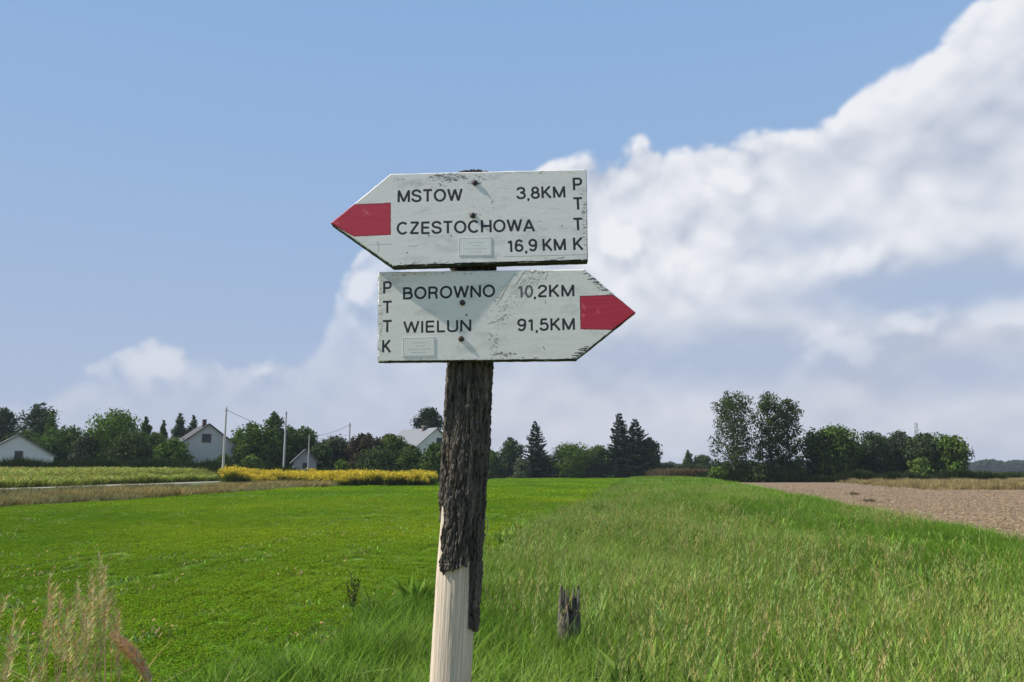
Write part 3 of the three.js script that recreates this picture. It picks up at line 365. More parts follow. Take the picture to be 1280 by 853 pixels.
{
  const g1 = [[.160, .285, .026], [.190, .315, .034], [.130, .240, .024], [.220, .325, .055]], dry = [.38, .38, .16], pale = [.29, .37, .11];
  const mk = (n, rad, h0, h1, w) => [0, 1, 2, 3, 4].map(i => tuft(100 + i + n, n, rad, h0, h1, w, i < 3 ? g1.concat(i === 2 ? [pale] : []) : g1.concat([pale, pale, pale, dry]), { lean: .75 }));
  const near = mk(44, .13, .12, .32, .0056), far = mk(34, .34, .16, .42, .016);
  const M = leafMat();
  const r = rng(9); const A = [], B = [];
  const add = (d, x, list, s) => { const big = fbm(x * .25, 3, d * .16, 3), mid = noise(x * .9, 7, d * .7); const dryness = clamp(.20 + big * 1.1 + mid * .35 + .5 * Math.exp(-(((d - 14) / 9) ** 2) - (((x - 2.5) / 3.2) ** 2)) - .5 * smooth(.62, .95, (x - bankL(d)) / (bankR(d) - bankL(d)))); const k = .88 + big * .6 + mid * .15 + (r() - .5) * .3; const v = r() < dryness * .75 ? 3 + Math.floor(r() * 2) : Math.floor(r() * 3); const c = col(lerp(.9, 1.15, dryness) * k, lerp(1.0, 1.02, dryness) * k, lerp(.8, 1.1, dryness) * k); list.push({ x, y: landY(x, -d) + .015, z: -d, r: r() * 6.283, s: s * (.75 + r() * .55) * (1 + big * .5), c, v, tx: (r() - .5) * .25, tz: (r() - .5) * .25 }); };
  const edge = (d, x) => x > bankL(d) + (noise(d * .8, x * .2, 2) * .9 + noise(d * .23, 1, 5) * .8) * .7;
  for (const [d0, d1, dens] of [[4.4, 12, 62], [12, 24, 46], [24, 40, 26]]) { const wmax = bankR(d1) - bankL(d1) + 2, n = Math.floor((d1 - d0) * wmax * dens); for (let i = 0; i < n; i++) { const d = lerp(d0, d1, r()), x = bankL(d) - .6 + r() * (bankR(d) - bankL(d) + .9); if (inView(x, d, 1) && edge(d, x)) add(d, x, A, d > 24 ? 1.15 : 1); } }
  for (const [d0, d1, dens] of [[38, 80, 9], [80, 178, 4]]) { const n = Math.floor((d1 - d0) * 12 * dens); for (let i = 0; i < n; i++) { const d = lerp(d0, d1, r()), x = bankL(d) - .3 + r() * (bankR(d) - bankL(d) + .3); if (edge(d, x)) add(d, x, B, d > 80 ? 1.25 : 1.05); } }
  instances('meadow_grass', near, M, A, 'long green and straw coloured grass covering the broad bank', 'grass');
  instances('meadow_grass', far, M, B, 'long green grass on the far half of the bank', 'grass');
  // broad-leaved weeds between the grass
  const dock = [0, 1, 2].map(i => tuft(330 + i, 16, .05, .14, .30, .045, i === 1 ? [[.10, .19, .03], [.13, .22, .035]] : [[.15, .26, .03], [.20, .29, .05]], { lean: 1.0, seg: 4, droop: .8 }));
  const Wd = []; for (let i = 0; i < 1500; i++) { const d = 5 + Math.pow(r(), 1.3) * 26, x = bankL(d) - .4 + r() * (bankR(d) - bankL(d)); if (inView(x, d) && fbm(x * .55, 4, d * .4, 3) + (r() - .5) * .2 > .16) Wd.push({ x, y: landY(x, -d) + .02, z: -d, r: r() * 6.28, s: .7 + r() * .8, c: col(1, 1, 1).multiplyScalar(.8 + r() * .4) }); }
  instances('broadleaf_weeds', dock, leafMat(.7, .25), Wd, 'broad leaved green weeds in patches between the bank grass', 'weeds');
  // flowering stalks, thin and pale
  const stalk = [0, 1, 2].map(i => { const q = rng(300 + i), T = new TB(); for (let k = 0; k < 7; k++) { const x = (q() - .5) * .3, z = (q() - .5) * .3, h = .34 + q() * .24, a = q() * 6.28, le = .1 + q() * .3, c = [.33, .36, .11].map(v => v * (.7 + q() * .5)); blade(T, x, z, h, le, a, .003, c, 3, .4); for (let s = 0; s < 9; s++) { const t = .72 + s * .033, o = h * (le * t + .4 * le * t * t * 1.2); blade(T, x + Math.cos(a) * o, z + Math.sin(a) * o, .03 + q() * .02, .6, q() * 6.28, .006, c, 1, .2, h * (t - .14 * le * t * t)); } } return T.build(); });
  const S = []; for (let i = 0; i < 3200; i++) { const d = 4.6 + Math.pow(r(), 1.25) * 48, x = bankL(d) + r() * (bankR(d) - bankL(d)); const n = fbm(x * .3, 8, d * .2, 3) + .42 * Math.exp(-(((d - 14) / 10) ** 2) - (((x - 3) / 3.6) ** 2)); if (n + (r() - .5) * .3 > .12 && inView(x, d)) S.push({ x, y: landY(x, -d), z: -d, r: r() * 6.28, s: .75 + r() * .55, c: col(1, 1, 1).multiplyScalar(.8 + r() * .4) }); }
  instances('seeding_grass', stalk, leafMat(.8, .2), S, 'pale thin seed stalks rising from the bank grass', 'grass');
}
{
  // seedlings of the crop, drilled in rows that run away from the camera
  const cols = [[.205, .335, .006], [.230, .360, .008], [.175, .290, .006], [.255, .375, .014], [.33, .42, .09]];
  const patch = (seed, n, rad, h, lw) => { const r = rng(seed), T = new TB(); for (let i = 0; i < n; i++) { const a = r() * 6.283, q = Math.sqrt(r()) * rad, x = Math.cos(a) * q, z = Math.sin(a) * q, k = cols[Math.floor(r() * 4.22)].map(v => v * (.7 + r() * .6)), y = h * (.35 + r() * .65), b = r() * 6.283, l = lw * (1.2 + r()), u = lw * .42, up = (r() - .25) * l * .7; const cx = Math.cos(b), cz = Math.sin(b); T.quad([x, y, z], [x + cx * l * .5 - cz * u, y + up * .6, z + cz * l * .5 + cx * u], [x + cx * l, y + up * .6, z + cz * l], [x + cx * l * .5 + cz * u, y + up * .6, z + cz * l * .5 - cx * u], k); if (r() < .35) blade(T, x, z, h * (1 + r() * .5), .5, b, .004, k, 2, .4); } return T.build(); };
  const nearG = [1, 2, 3, 4].map(s => patch(s, 84, .165, .05, .019)), farG = [5, 6, 7].map(s => patch(s, 46, .42, .10, .055));
  const r = rng(41), A = [], B = [], Lit = [];
  const slope = .07; const rowOf = (x, d) => x - slope * d;
  const thin = (x, d) => { const u = rowOf(x, d); const lane = Math.abs(((u / .78 % 1) + 1) % 1 - .5) * 2; const n = fbm(x * .35, 2, d * .12, 3); return smooth(.80, .97, lane) * smooth(-.2, .2, n + .25 * noise(Math.round(u / .78) * 3.7, 1, 2) + .12 * noise(u * 2, 4, d * .5)); };
  const inField = (d, x) => x > fieldL(d) && x < bankL(d) + .9;
  for (const [d0, d1, dens, list, s] of [[4, 14, 100, A, 1], [14, 26, 62, A, 1.1], [26, 46, 26, A, 1.35], [44, 90, 6, B, 1], [90, 173, 2.6, B, 1.25]]) { const xl = -Math.min(.665 * d1 + 1.5, 26), wid = bankL(d1) + 1 - xl, n = Math.floor((d1 - d0) * wid * dens); for (let i = 0; i < n; i++) { const d = lerp(d0, d1, r()); let x = xl + r() * wid; const row = d < 30; if (row) { const u = Math.round(rowOf(x, d) / .2) * .2 + (r() - .5) * .05; x = u + slope * d; } if (!inField(d, x) || !inView(x, d)) continue; const t = thin(x, d); if (t > .3 + r() * .6 || (d < 30 && fbm(x * 1.6, 9, d * 1.1, 2) > .42 + r() * .25)) continue; const n2 = fbm(x * .16, 5, d * .09, 3), k = .95 + n2 * .45 + (r() - .5) * .16; list.push({ x, y: landY(x, -d) - .005, z: -d, r: row ? (r() < .5 ? 0 : Math.PI) + (r() - .5) * .2 - slope : r() * 6.28, sx: row ? .62 : 1, s: s * (.8 + r() * .4) * (1 + n2 * .4), sh: .7 + r() * .5, c: col(k * (1 + n2 * .4), k, k) }); } }
  instances('crop_seedlings', nearG, leafMat(.6, .3), A, 'short bright green young crop covering the flat field', 'crop');
  instances('crop_seedlings', farG, leafMat(.6, .3), B, 'young green crop on the far half of the field', 'crop');
  // pale dead leaves and straw left along some of the rows
  const lit = [1, 2, 3].map(s => { const q = rng(900 + s), T = new TB(); for (let i = 0; i < 16; i++) { const x = (q() - .5) * .34, z = (q() - .5) * .5, a = q() * 6.28, l = .012 + q() * .03, w = .003 + q() * .005, k = [[.31, .36, .08], [.25, .34, .04], [.30, .30, .09]][Math.floor(q() * 3)].map(v => v * (.7 + q() * .6)); const cx = Math.cos(a), cz = Math.sin(a), y = .03 + q() * .06, y2 = .03 + q() * .07; T.quad([x - cz * w, y, z + cx * w], [x + cx * l - cz * w, y2, z + cz * l + cx * w], [x + cx * l + cz * w, y2 + .01, z + cz * l - cx * w], [x + cz * w, y + .012, z - cx * w], k); } return T.build(); });
  for (let i = 0; i < 9000; i++) { const d = 7 + Math.pow(r(), 1.2) * 33, x = lerp(-.66 * d - 1, bankL(d) + .5, r()); const t = thin(x, d); if (inField(d, x) && t * .9 + .02 > r()) Lit.push({ x, y: landY(x, -d), z: -d, r: r() * .8 - .4, s: .6 + r() * .8 }); }
  instances('leaf_litter', lit, mat(1, 1, 1, .9, { vertexColors: true }), Lit, 'pale dead leaves lying along the drill rows of the crop', 'litter');
}
{
  // clods, stubble and stones on the ploughed field
  const r = rng(61); const clod = [1, 2, 3].map(s => { const g = new THREE.IcosahedronGeometry(.05, 1); const p = g.attributes.position; for (let i = 0; i < p.count; i++) { const v = new THREE.Vector3().fromBufferAttribute(p, i); const k = 1 + noise(v.x * 30 + s * 9, v.y * 30, v.z * 30) * .7; p.setXYZ(i, v.x * k * 1.2, v.y * k * .65, v.z * k); } g.computeVertexNormals(); return g; });
  const L = []; for (let i = 0; i < 15000; i++) { const d = 14 + Math.pow(r(), 1.6) * 75, x = bankR(d) - .1 + r() * (d * .665 - bankR(d) + 2); if (x > d * .665 + 2) continue; const k = .75 + r() * .6; L.push({ x, y: .005 + landY(x, -d), z: -d, r: r() * 6.28, s: (.25 + r() * r() * 1.0) * (1 + d * .006), c: r() < .16 ? col(.32 * k, .25 * k, .15 * k) : col(.24 * k, .165 * k, .095 * k) }); }
  instances('soil_clods', clod, mat(1, 1, 1, 1), L, 'brown clods of dry soil on the ploughed field', 'soil');
  const straw = [1, 2].map(s => tuft(700 + s, 12, .14, .05, .14, .008, [[.36, .28, .16], [.32, .25, .14], [.3, .21, .12]], { lean: 1.2, seg: 2 }));
  const S = []; for (let i = 0; i < 6000; i++) { const d = 15 + Math.pow(r(), 1.5) * 60, x = bankR(d) - .2 + r() * (d * .665 - bankR(d) + 2); if (x > d * .665 + 2) continue; if (fbm(x * .2, 3, d * .15, 3) + (r() - .5) * .5 > .05) S.push({ x, y: landY(x, -d), z: -d, r: r() * 6.28, s: .6 + r() * .7 }); }
  instances('stubble', straw, mat(1, 1, 1, .9, { vertexColors: true }), S, 'short straw stubble scattered over the brown field', 'stubble');
  // two weeds out on the bare soil
  [[1060, 618], [1077, 627]].forEach(([px, py], i) => { const d = EYE * F / (py - HORIZON), x = (px - CX) / F * d; const t = part(numbered('soil_weed'), tuft(760 + i, 90, .3, .12, .3, .03, [[.12, .09, .05], [.10, .09, .04]], { lean: .9 }), mat(1, 1, 1, .9, { vertexColors: true }), scene); t.position.set(x, 0, -d); tag(t, i ? 'larger brown weed clump on bare soil nearer the grass' : 'small brown weed clump out on the bare soil', 'weed'); });
}
// strips of taller growth farther off
const tanC = [[.34, .26, .14], [.38, .30, .16], [.29, .24, .12], [.26, .26, .09]], oliveC = [[.17, .19, .07], [.20, .20, .08], [.13, .17, .05], [.26, .22, .12]], goldC = [[.34, .26, .10], [.30, .22, .10], [.28, .26, .10]];
function strip(name, geos, count, where, label, category, seed, m = leafMat(.85, .2)) { const r = rng(seed), L = []; for (let i = 0; i < count; i++) { const o = where(r); if (o) L.push({ x: o[0], y: landY(o[0], -o[1]) - .02, z: -o[1], r: r() * 6.28, s: (o[2] || 1) * (.75 + r() * .5), c: o[3] || col(1, 1, 1).multiplyScalar(.8 + r() * .4) }); } return instances(name, geos, m, L, label, category); }
{
  const dry = [1, 2, 3, 4].map(s => tuft(500 + s, 60, .45, .3, .75, .03, tanC, { lean: .4 })), mix = [1, 2, 3].map(s => tuft(520 + s, 50, .5, .25, .6, .035, oliveC.concat(tanC), { lean: .5 }));
  strip('verge_grass', dry, 6200, r => { const d = 33 + Math.pow(r(), 1.05) * 66, x = fieldL(d) - .2 - r() * (d > 70 ? 7 : 6.2) + (r() - .5) * .5; const n = noise(x * .3, 1, d * .18) + .8 * noise(x * .8, 6, d * .5); if (noise(x * 1.1, 8, d * .45) < -.22) return null; return [x, d, (.62 + .4 * n + .25 * smooth(60, 85, d)), col(.95 + n * .35, .98 + n * .15, .85).multiplyScalar(.8 + r() * .4)]; }, 'dry tan grass verge along the left edge of the crop field', 'grass', 71);
  strip('verge_grass', mix, 2600, r => { const d = 33 + r() * 70, x = fieldL(d) - 6 - r() * 4; if (x < -30.2) return null; return [x, d, (.4 + r() * .3) * (x < -29 ? .5 : 1)]; }, 'olive and tan weeds between the dry verge and the farm track', 'grass', 72);
  strip('field_margin', mix, 3000, r => { const d = 171 + r() * 9, x = -12 + r() * 52; return [x, d, 1.5 + noise(x * .4, 2, d * .3) * .9, col(1, 1, 1).multiplyScalar(.9 + noise(x * .2, 4, 1) * .5)]; }, 'rough grey green weeds along the far end of the crop field', 'weeds', 73);
  strip('brown_weeds', [1, 2].map(s => tuft(540 + s, 60, .5, .4, .9, .04, [[.17, .11, .07], [.20, .14, .08], [.13, .11, .05]], { lean: .4 })), 1700, r => { const d = 125 + r() * 16, x = 24 + r() * 14; return [x, d, 1.7 + noise(x * .5, 2, d * .3) * .7]; }, 'reddish brown dock weeds at the end of the grass bank', 'weeds', 74);
  strip('golden_grass', [1, 2, 3].map(s => tuft(560 + s, 60, .5, .5, 1.0, .04, goldC.concat([tanC[0]]), { lean: .35 })), 6500, r => { const d = 68 + Math.pow(r(), 1.4) * 62, x = 33.5 + (d - 68) * .25 + Math.pow(r(), .8) * 60; if (r() < smooth(38, 33, x)) return null; return [x, d, .62 + noise(x * .3, 3, d * .2) * .4]; }, 'golden dry grass strip beyond the ploughed field', 'grass', 75);
  strip('hedge_undergrowth', [1, 2, 3].map(s => tuft(580 + s, 60, .6, .5, 1.3, .07, [[.03, .055, .012], [.04, .065, .015], [.05, .06, .02]], { lean: .5 })), 2400, r => { const x = 28 + r() * 40, d = 112 + r() * 9; return [x, d, 1.1 + noise(x * .3, 3, d * .2) * .7]; }, 'dark weeds and brambles under the trees by the ploughed field', 'undergrowth', 76);
  strip('hedge_undergrowth', [1, 2, 3].map(s => tuft(590 + s, 60, .7, .6, 1.6, .08, [[.03, .055, .012], [.04, .065, .015], [.03, .045, .015]], { lean: .5 })), 3800, r => { const x = -85 + r() * 74, d = 106 + r() * 5 + Math.max(0, -x - 40) * .05; return [x, d, 1.15 + noise(x * .3, 3, d * .2) * .8]; }, 'dark low hedge growth in front of the farm gardens', 'undergrowth', 77);
}
{ strip('hedge_undergrowth', [1, 2, 3].map(s => tuft(630 + s, 60, .8, .6, 1.4, .09, [[.05, .08, .02], [.06, .085, .022], [.05, .06, .02]], { lean: .5 })), 1400, r => { const x = 58 + r() * 75, d = 138 + r() * 6; return [x, d, .95 + noise(x * .3, 3, d * .2) * .5]; }, 'low dark scrub line beyond the golden grass strip', 'undergrowth', 79); }
{ strip('hedge_undergrowth', [1, 2, 3].map(s => tuft(610 + s, 60, .8, .7, 1.9, .09, [[.04, .07, .015], [.05, .08, .018], [.035, .05, .016]], { lean: .5 })), 1500, r => { const x = -14 + r() * 60, d = 178 + r() * 6; return [x, d, 1.5 + noise(x * .3, 3, d * .2) * .9]; }, 'dark hedge growth under the spruces at the far end of the field', 'undergrowth', 78); }
{
  // maize-like crop left of the track
  const plant = seed => { const r = rng(seed), T = new TB(); const g = [[.26, .31, .035], [.33, .36, .06], [.20, .25, .03], [.42, .41, .13]]; for (let p = 0; p < 5; p++) { const x = (r() - .5) * 1.1, z = (r() - .5) * 1.1, h = .62 + r() * .3; blade(T, x, z, h, .03, r() * 6.28, .03, g[2], 2, 0); for (let i = 0; i < 9; i++) { const c = g[Math.floor(r() * 4)].map(v => v * (.8 + r() * .4)); blade(T, x, z, .34 + r() * .22, .6 + r() * .5, r() * 6.28, .06, c, 3, .8, h * (.15 + .08 * i)); } if (r() < .5) blade(T, x, z, .22, .15, r() * 6.28, .025, [.42, .36, .2], 2, .3, h * .92); } return T.build(); };
  strip('maize_crop', [1, 2, 3, 4].map(plant), 8200, r => { const d = 52 + Math.pow(r(), .8) * 53, x = -35.4 + .012 * d - Math.pow(r(), 1.3) * 46; if (x < -.68 * d - 3) return null; return [x, d, .92 + noise(x * .2, 2, d * .15) * .25]; }, 'waist high yellow green leafy crop beyond the farm track', 'maize', 81);
  // yellow flowers
  const flower = seed => { const r = rng(seed), T = new TB(); for (let p = 0; p < 9; p++) { const x = (r() - .5) * 1.0, z = (r() - .5) * 1.0, h = 1.0 + r() * .5; blade(T, x, z, h, .08, r() * 6.28, .03, [.08, .11, .03], 2, .1); for (let i = 0; i < 9; i++) blade(T, x, z, .25 + r() * .15, .9, r() * 6.28, .06, [.07 + r() * .05, .11 + r() * .03, .02], 2, .6, h * (.1 + r() * .65)); for (let i = 0; i < 20; i++) { const a = r() * 6.28, b = (r() - .3) * 1.2, s = .03 + r() * .035, fx = x + (r() - .5) * .34, fz = z + (r() - .5) * .34, fy = h * (.72 + r() * .36), y = [.56 + r() * .15, .45 + r() * .1, .05]; const ux = Math.cos(a), uz = Math.sin(a), c = Math.cos(b), s2 = Math.sin(b); T.quad([fx - ux * s, fy - s * s2, fz - uz * s], [fx + uz * s * c, fy + s * .8, fz - ux * s * c], [fx + ux * s, fy + s * s2, fz + uz * s], [fx - uz * s * c, fy - s * .8, fz + ux * s * c], y); } } return T.build(); };
  strip('yellow_flowers', [11, 12, 13].map(flower), 1700, r => { const d = 82 + r() * 17, x0 = -29.2 - (d - 82) * .32, x1 = -8.4 - (d - 82) * .06; const x = lerp(x0, x1, r()); return [x, d, .78 + noise(x * .3, 5, d * .3) * .34]; }, 'dense band of tall yellow flowers beyond the dry verge', 'flowers', 82);
}

// ---------------------------------------------------------------- trees
const M = { trunk: mat(.085, .068, .05, 1), trunkGrey: mat(.16, .15, .13, 1), leaf: new THREE.MeshPhysicalMaterial({ vertexColors: true, roughness: .85, side: THREE.DoubleSide, transmission: .25, thickness: 0, ior: 1.3, specularIntensity: .15 }) };
function tube(T, a, b, r0, r1, k, n = 7) { const A = new THREE.Vector3(...a), B = new THREE.Vector3(...b), d = B.clone().sub(A).normalize(), u = new THREE.Vector3(Math.abs(d.y) > .9 ? 1 : 0, Math.abs(d.y) > .9 ? 0 : 1, 0).cross(d).normalize(), v = d.clone().cross(u); const P = (c, r, i) => { const t = i / n * 6.2832; return c.clone().addScaledVector(u, Math.cos(t) * r).addScaledVector(v, Math.sin(t) * r).toArray(); }; for (let i = 0; i < n; i++) T.quad(P(A, r0, i), P(A, r0, i + 1), P(B, r1, i + 1), P(B, r1, i), k); }
function leaf(T, p, nrm, s, k, r) { // a folded leaf cluster: two triangles
  const n = new THREE.Vector3(nrm[0] + (r() - .5) * 1.5, nrm[1] + (r() - .5) * 1.5, nrm[2] + (r() - .5) * 1.5).normalize(); const u = new THREE.Vector3(r() - .5, r() - .5, r() - .5).cross(n).normalize(), v = n.clone().cross(u); const f = s * .35; const a = [p[0] - u.x * s, p[1] - u.y * s, p[2] - u.z * s], b = [p[0] + v.x * s * .6, p[1] + v.y * s * .6, p[2] + v.z * s * .6], c = [p[0] + u.x * s + n.x * f, p[1] + u.y * s + n.y * f, p[2] + u.z * s + n.z * f], d = [p[0] - v.x * s * .7, p[1] - v.y * s * .7, p[2] - v.z * s * .7]; T.quad(a, b, c, d, k); }
const shapes = { round: t => Math.sqrt(Math.max(0, 1 - (2 * t - 1) ** 2)) * .92 + .08, poplar: t => t < .7 ? .86 + .14 * Math.sin(t * 4.4) : Math.pow(Math.max(0, 1 - ((t - .7) / .31) ** 2), .5) * .98, spread: t => Math.pow(Math.sin(Math.PI * clamp(.1 + t * .84)), .7) * (1.05 - .25 * t), bush: t => Math.sqrt(Math.max(0, 1 - t * t)) * .95 + .05, pine: t => Math.pow(Math.sin(Math.PI * clamp(.15 + t * .8)), .5), tall: t => Math.pow(1 - t, .55) * (t < .12 ? .6 + t * 3.3 : 1) };
function broadleaf(o) {
  const r = rng(o.seed), w = o.w, h = o.h, cb = h * (o.cb === undefined ? .14 : o.cb), ch = h - cb, sh = shapes[o.shape || 'round'], C = new TB(), K = new TB(); const base = o.col || [.05, .085, .018];
  K.p.length = 0; const lean = (r() - .5) * .04 * h; const tr = o.tr || Math.max(.08, h * .018); let prev = [0, -.1, 0]; const tops = []; for (let i = 1; i <= 5; i++) { const t = i / 5, q = [lean * t + (r() - .5) * .04 * h, h * .8 * t, (r() - .5) * .04 * h]; tube(K, prev, q, tr * (1.12 - t * .9), tr * (1.12 - (t + .2) * .9), null, 8); prev = q; tops.push(q); }
  const lobes = []; const nl = (o.lobes || 30) + 14; for (let i = 0; i < nl; i++) { const t = clamp((i + r()) / nl, 0, .985), a = i * 2.39996 + r() * .9, R = Math.max(sh(t), .13) * w * .5 * (.68 + r() * .48), s = clamp(R * (.42 + r() * .24), w * .055, w * .19) * (o.ls || 1), q = Math.max(0, R - s * .8) * (i % 4 === 0 ? Math.sqrt(r()) * .7 : .75 + r() * .25); lobes.push([Math.cos(a) * q, cb + ch * t * .97 - (t > .85 ? s * .5 : 0), Math.sin(a) * q, s]); }
  if (!o.open) for (let i = 0; i < 6; i++) { const t = (i + .5) / 6, R = sh(t) * w * .5; lobes.push([(r() - .5) * R * .5, cb + ch * t * .86, (r() - .5) * R * .5, clamp(R * .5, w * .05, w * .2)]); }
  for (let i = 0; i < 9; i++) { const l = lobes[Math.floor(r() * lobes.length)], s = tops[Math.min(4, Math.max(0, Math.floor(l[1] / h * 4.2) - (r() < .5 ? 1 : 0)))]; tube(K, s, [l[0] * .9, l[1], l[2] * .9], tr * .34, tr * .08, null, 5); }
  const n = Math.round((o.n || 5200) * 1.4), ls = (o.leaf || .2) * 1.0; let tot = lobes.reduce((s, l) => s + l[3] ** 2, 0);
  for (const l of lobes) { const m = Math.round(n * l[3] ** 2 / tot), tone = .78 + r() * .44, yel = (r() - .5) * .25; for (let i = 0; i < m; i++) { const z = r() * 2 - 1, a = r() * 6.283, s = Math.sqrt(1 - z * z), q = Math.pow(r(), .42) * (1 + .6 * noise(s * Math.cos(a) * 2.2 + l[0], z * 2.2 + l[1], s * Math.sin(a) * 2.2 + l[2])); const d = [s * Math.cos(a), z, s * Math.sin(a)]; const k = tone * (.72 + r() * .56); let x = l[0] + d[0] * l[3] * q, y = l[1] + d[1] * l[3] * q * .85, zz = l[2] + d[2] * l[3] * q; if (y < .1) y = .1 + r() * .3; leaf(C, [x, Math.min(y, h * 1.02), zz], d, ls * (.6 + r() * .8), [base[0] * k * (1 + yel), base[1] * k, base[2] * k], r); } }
  return { crown: C.build(), trunk: K.build() };
}
function conifer(o) {
  const r = rng(o.seed), C = new TB(), K = new TB(), h = o.h, w = o.w, base = o.col || [.028, .052, .020]; const tr = h * .013; tube(K, [0, -.1, 0], [0, h * .5, 0], tr, tr * .55, null, 8); tube(K, [0, h * .5, 0], [0, h * .99, 0], tr * .55, .015, null, 7);
  const lv = Math.round(h * (o.dens || 2.1)); for (let i = 0; i < lv; i++) { const t = i / lv, y0 = h * (.05 + t * .93), R = w * .5 * Math.pow(1 - t, .82) * (.86 + r() * .28) + .12, nb = Math.round(5 + (1 - t) * 5), a0 = r() * 6.28; for (let b = 0; b < nb; b++) { const a = a0 + b / nb * 6.283 + (r() - .5) * .5, L = R * (.55 + r() * .62), yb = y0 + (r() - .5) * h / lv * 1.3, dx = Math.cos(a), dz = Math.sin(a), droop = lerp(.34, -.12, t) + (r() - .5) * .16, tone = .75 + r() * .5; const ns = Math.max(3, Math.round(L * 4.2)); for (let s = 1; s <= ns; s++) { const q = s / ns, x = dx * L * q, z = dz * L * q, y = yb - droop * L * q + .22 * L * q * q * q; for (let e = 0; e < 3; e++) { const side = (e - 1) * .95 + (r() - .5) * .4, A = a + side, l = (.2 + .3 * L * (1.05 - q) * (e === 1 ? .6 : 1)) * (.7 + r() * .6), ww = .09 + r() * .07, k = base.map(v => v * tone * (.75 + r() * .5)); const ex = x + Math.cos(A) * l, ez = z + Math.sin(A) * l, px = -Math.sin(A) * ww, pz = Math.cos(A) * ww; C.quad([x - px * .6, y, z - pz * .6], [x + px * .6, y + .02, z + pz * .6], [ex + px * .4, y - .06 - r() * .22, ez + pz * .4], [ex - px * .6, y - .08 - r() * .2, ez - pz * .6], k); C.tri([x, y + .03, z], [ex, y - .05, ez], [x + (ex - x) * .6, y - .22 - r() * .2, z + (ez - z) * .6], k); } } } }
  C.tri([-.05, h * .94, 0], [.05, h * .94, 0], [0, h * 1.02, 0], base); C.tri([0, h * .94, -.05], [0, h * .94, .05], [0, h * 1.02, 0], base);
  return { crown: C.build(), trunk: K.build() };
}
let seedT = 1000;
function tree(name, category, px, topPx, wPx, d, kind, label, o = {}) {
  const h = (HORIZON - topPx) * d / F + EYE, w = wPx * 1.13 * d / F, x = (px - CX) / F * d; const t = thing(name, label, category, [x, -.09, -d], 0, o.group); const s = { seed: seedT += 17, h: h + .09, w, ...o }; const g = kind === 'conifer' ? conifer(s) : broadleaf({ shape: kind, ...s });
  part('trunk', g.trunk, o.pale ? M.trunkGrey : M.trunk, t); part('crown', g.crown, M.leaf, t); return t;
}
const D1 = [.074, .120, .023], D2 = [.095, .152, .025], D3 = [.110, .180, .028], D4 = [.062, .094, .028], GREY = [.065, .085, .040], RED = [.075, .062, .030], LIGHT = [.11, .17, .028], BIRCH = [.060, .088, .034];
tree('birch_tree', 'tree', 6, 508, 44, 152, 'round', 'slim grey green tree standing left of the taller birch behind the white barn', { col: BIRCH, cb: .3 });
tree('birch_tree', 'tree', 50, 501, 48, 150, 'round', 'tallest rounded grey green birch behind the white barn', { col: BIRCH, cb: .15, lobes: 34 });
tree('birch_tree', 'tree', 66, 512, 26, 146, 'tall', 'thin leaning birch on the orchard side of the tallest birch', { col: D2, cb: .2, leaf: .17 });
tree('garden_tree', 'tree', 36, 536, 84, 140, 'bush', 'wide dark bush mass right behind the white barn roof', { col: D1, cb: .02 });
tree('garden_tree', 'tree', 88, 531, 62, 134, 'round', 'dark rounded garden tree beside the white barn', { col: D1, cb: .04 });
tree('garden_tree', 'tree', 112, 540, 46, 128, 'bush', 'low dull green tree between the barn and the big walnut', { col: GREY, cb: .03 });
tree('walnut_tree', 'tree', 148, 510, 84, 131, 'round', 'big broad bright green tree, largest crown between the two gabled buildings', { col: D3, cb: .06, n: 7800, lobes: 40 });
tree('birch_tree', 'tree', 184, 520, 30, 138, 'tall', 'slim pointed tree poking up behind the big broad green tree', {});
tree('garden_shrub', 'shrub', 168, 541, 66, 119, 'bush', 'large round olive green shrub in front of the big broad tree', { col: [.062, .088, .024], cb: .02, n: 6200 });
tree('garden_shrub', 'shrub', 220, 546, 54, 118, 'bush', 'rounded dark shrub against the grey gabled house wall', { col: D2, cb: .02, n: 5600 });
tree('birch_tree', 'tree', 206, 524, 20, 163, 'tall', 'narrow young tree behind the grey house, apart from the other two', {});
tree('birch_tree', 'tree', 226, 515, 28, 162, 'tall', 'pointed tree above the grey house roof, taller of the pair', { col: BIRCH, cb: .25, leaf: .18 });
tree('birch_tree', 'tree', 243, 518, 26, 162, 'tall', 'pointed tree just behind the grey house chimney', { col: BIRCH, cb: .25, leaf: .18 });
tree('garden_shrub', 'shrub', 283, 566, 30, 116, 'bush', 'dark shrub at the foot of the grey house gable', { col: D1, cb: .02, n: 2600 });
tree('lime_tree', 'tree', 344, 512, 66, 129, 'tall', 'tallest dark tree behind the second concrete pole', { col: D1, cb: .05, n: 7600, lobes: 40 });
tree('lime_tree', 'tree', 317, 526, 48, 126, 'round', 'dark rounded tree between the grey house and the tallest dark tree', { col: D2, cb: .04 });
tree('lime_tree', 'tree', 381, 531, 46, 131, 'round', 'dark rounded tree behind the small shed', { col: D1, cb: .05 });
tree('garden_shrub', 'shrub', 318, 568, 34, 113, 'bush', 'leafy green shrub below the dark trees beside the grey house', { col: D2, cb: .02, n: 2600 });
tree('orchard_tree', 'tree', 421, 545, 52, 128, 'round', 'dull green orchard tree beside the small shed', { col: GREY, cb: .05 });
tree('plum_tree', 'tree', 457, 540, 44, 126, 'round', 'reddish brown leaved tree behind the third concrete pole', { col: RED, cb: .05 });
tree('orchard_tree', 'tree', 489, 541, 46, 127, 'round', 'light yellow green tree beside the reddish one', { col: [.085, .125, .024], cb: .05 });
tree('orchard_tree', 'tree', 516, 556, 44, 122, 'bush', 'dark low tree in front of the white house roof', { col: D1, cb: .03 });
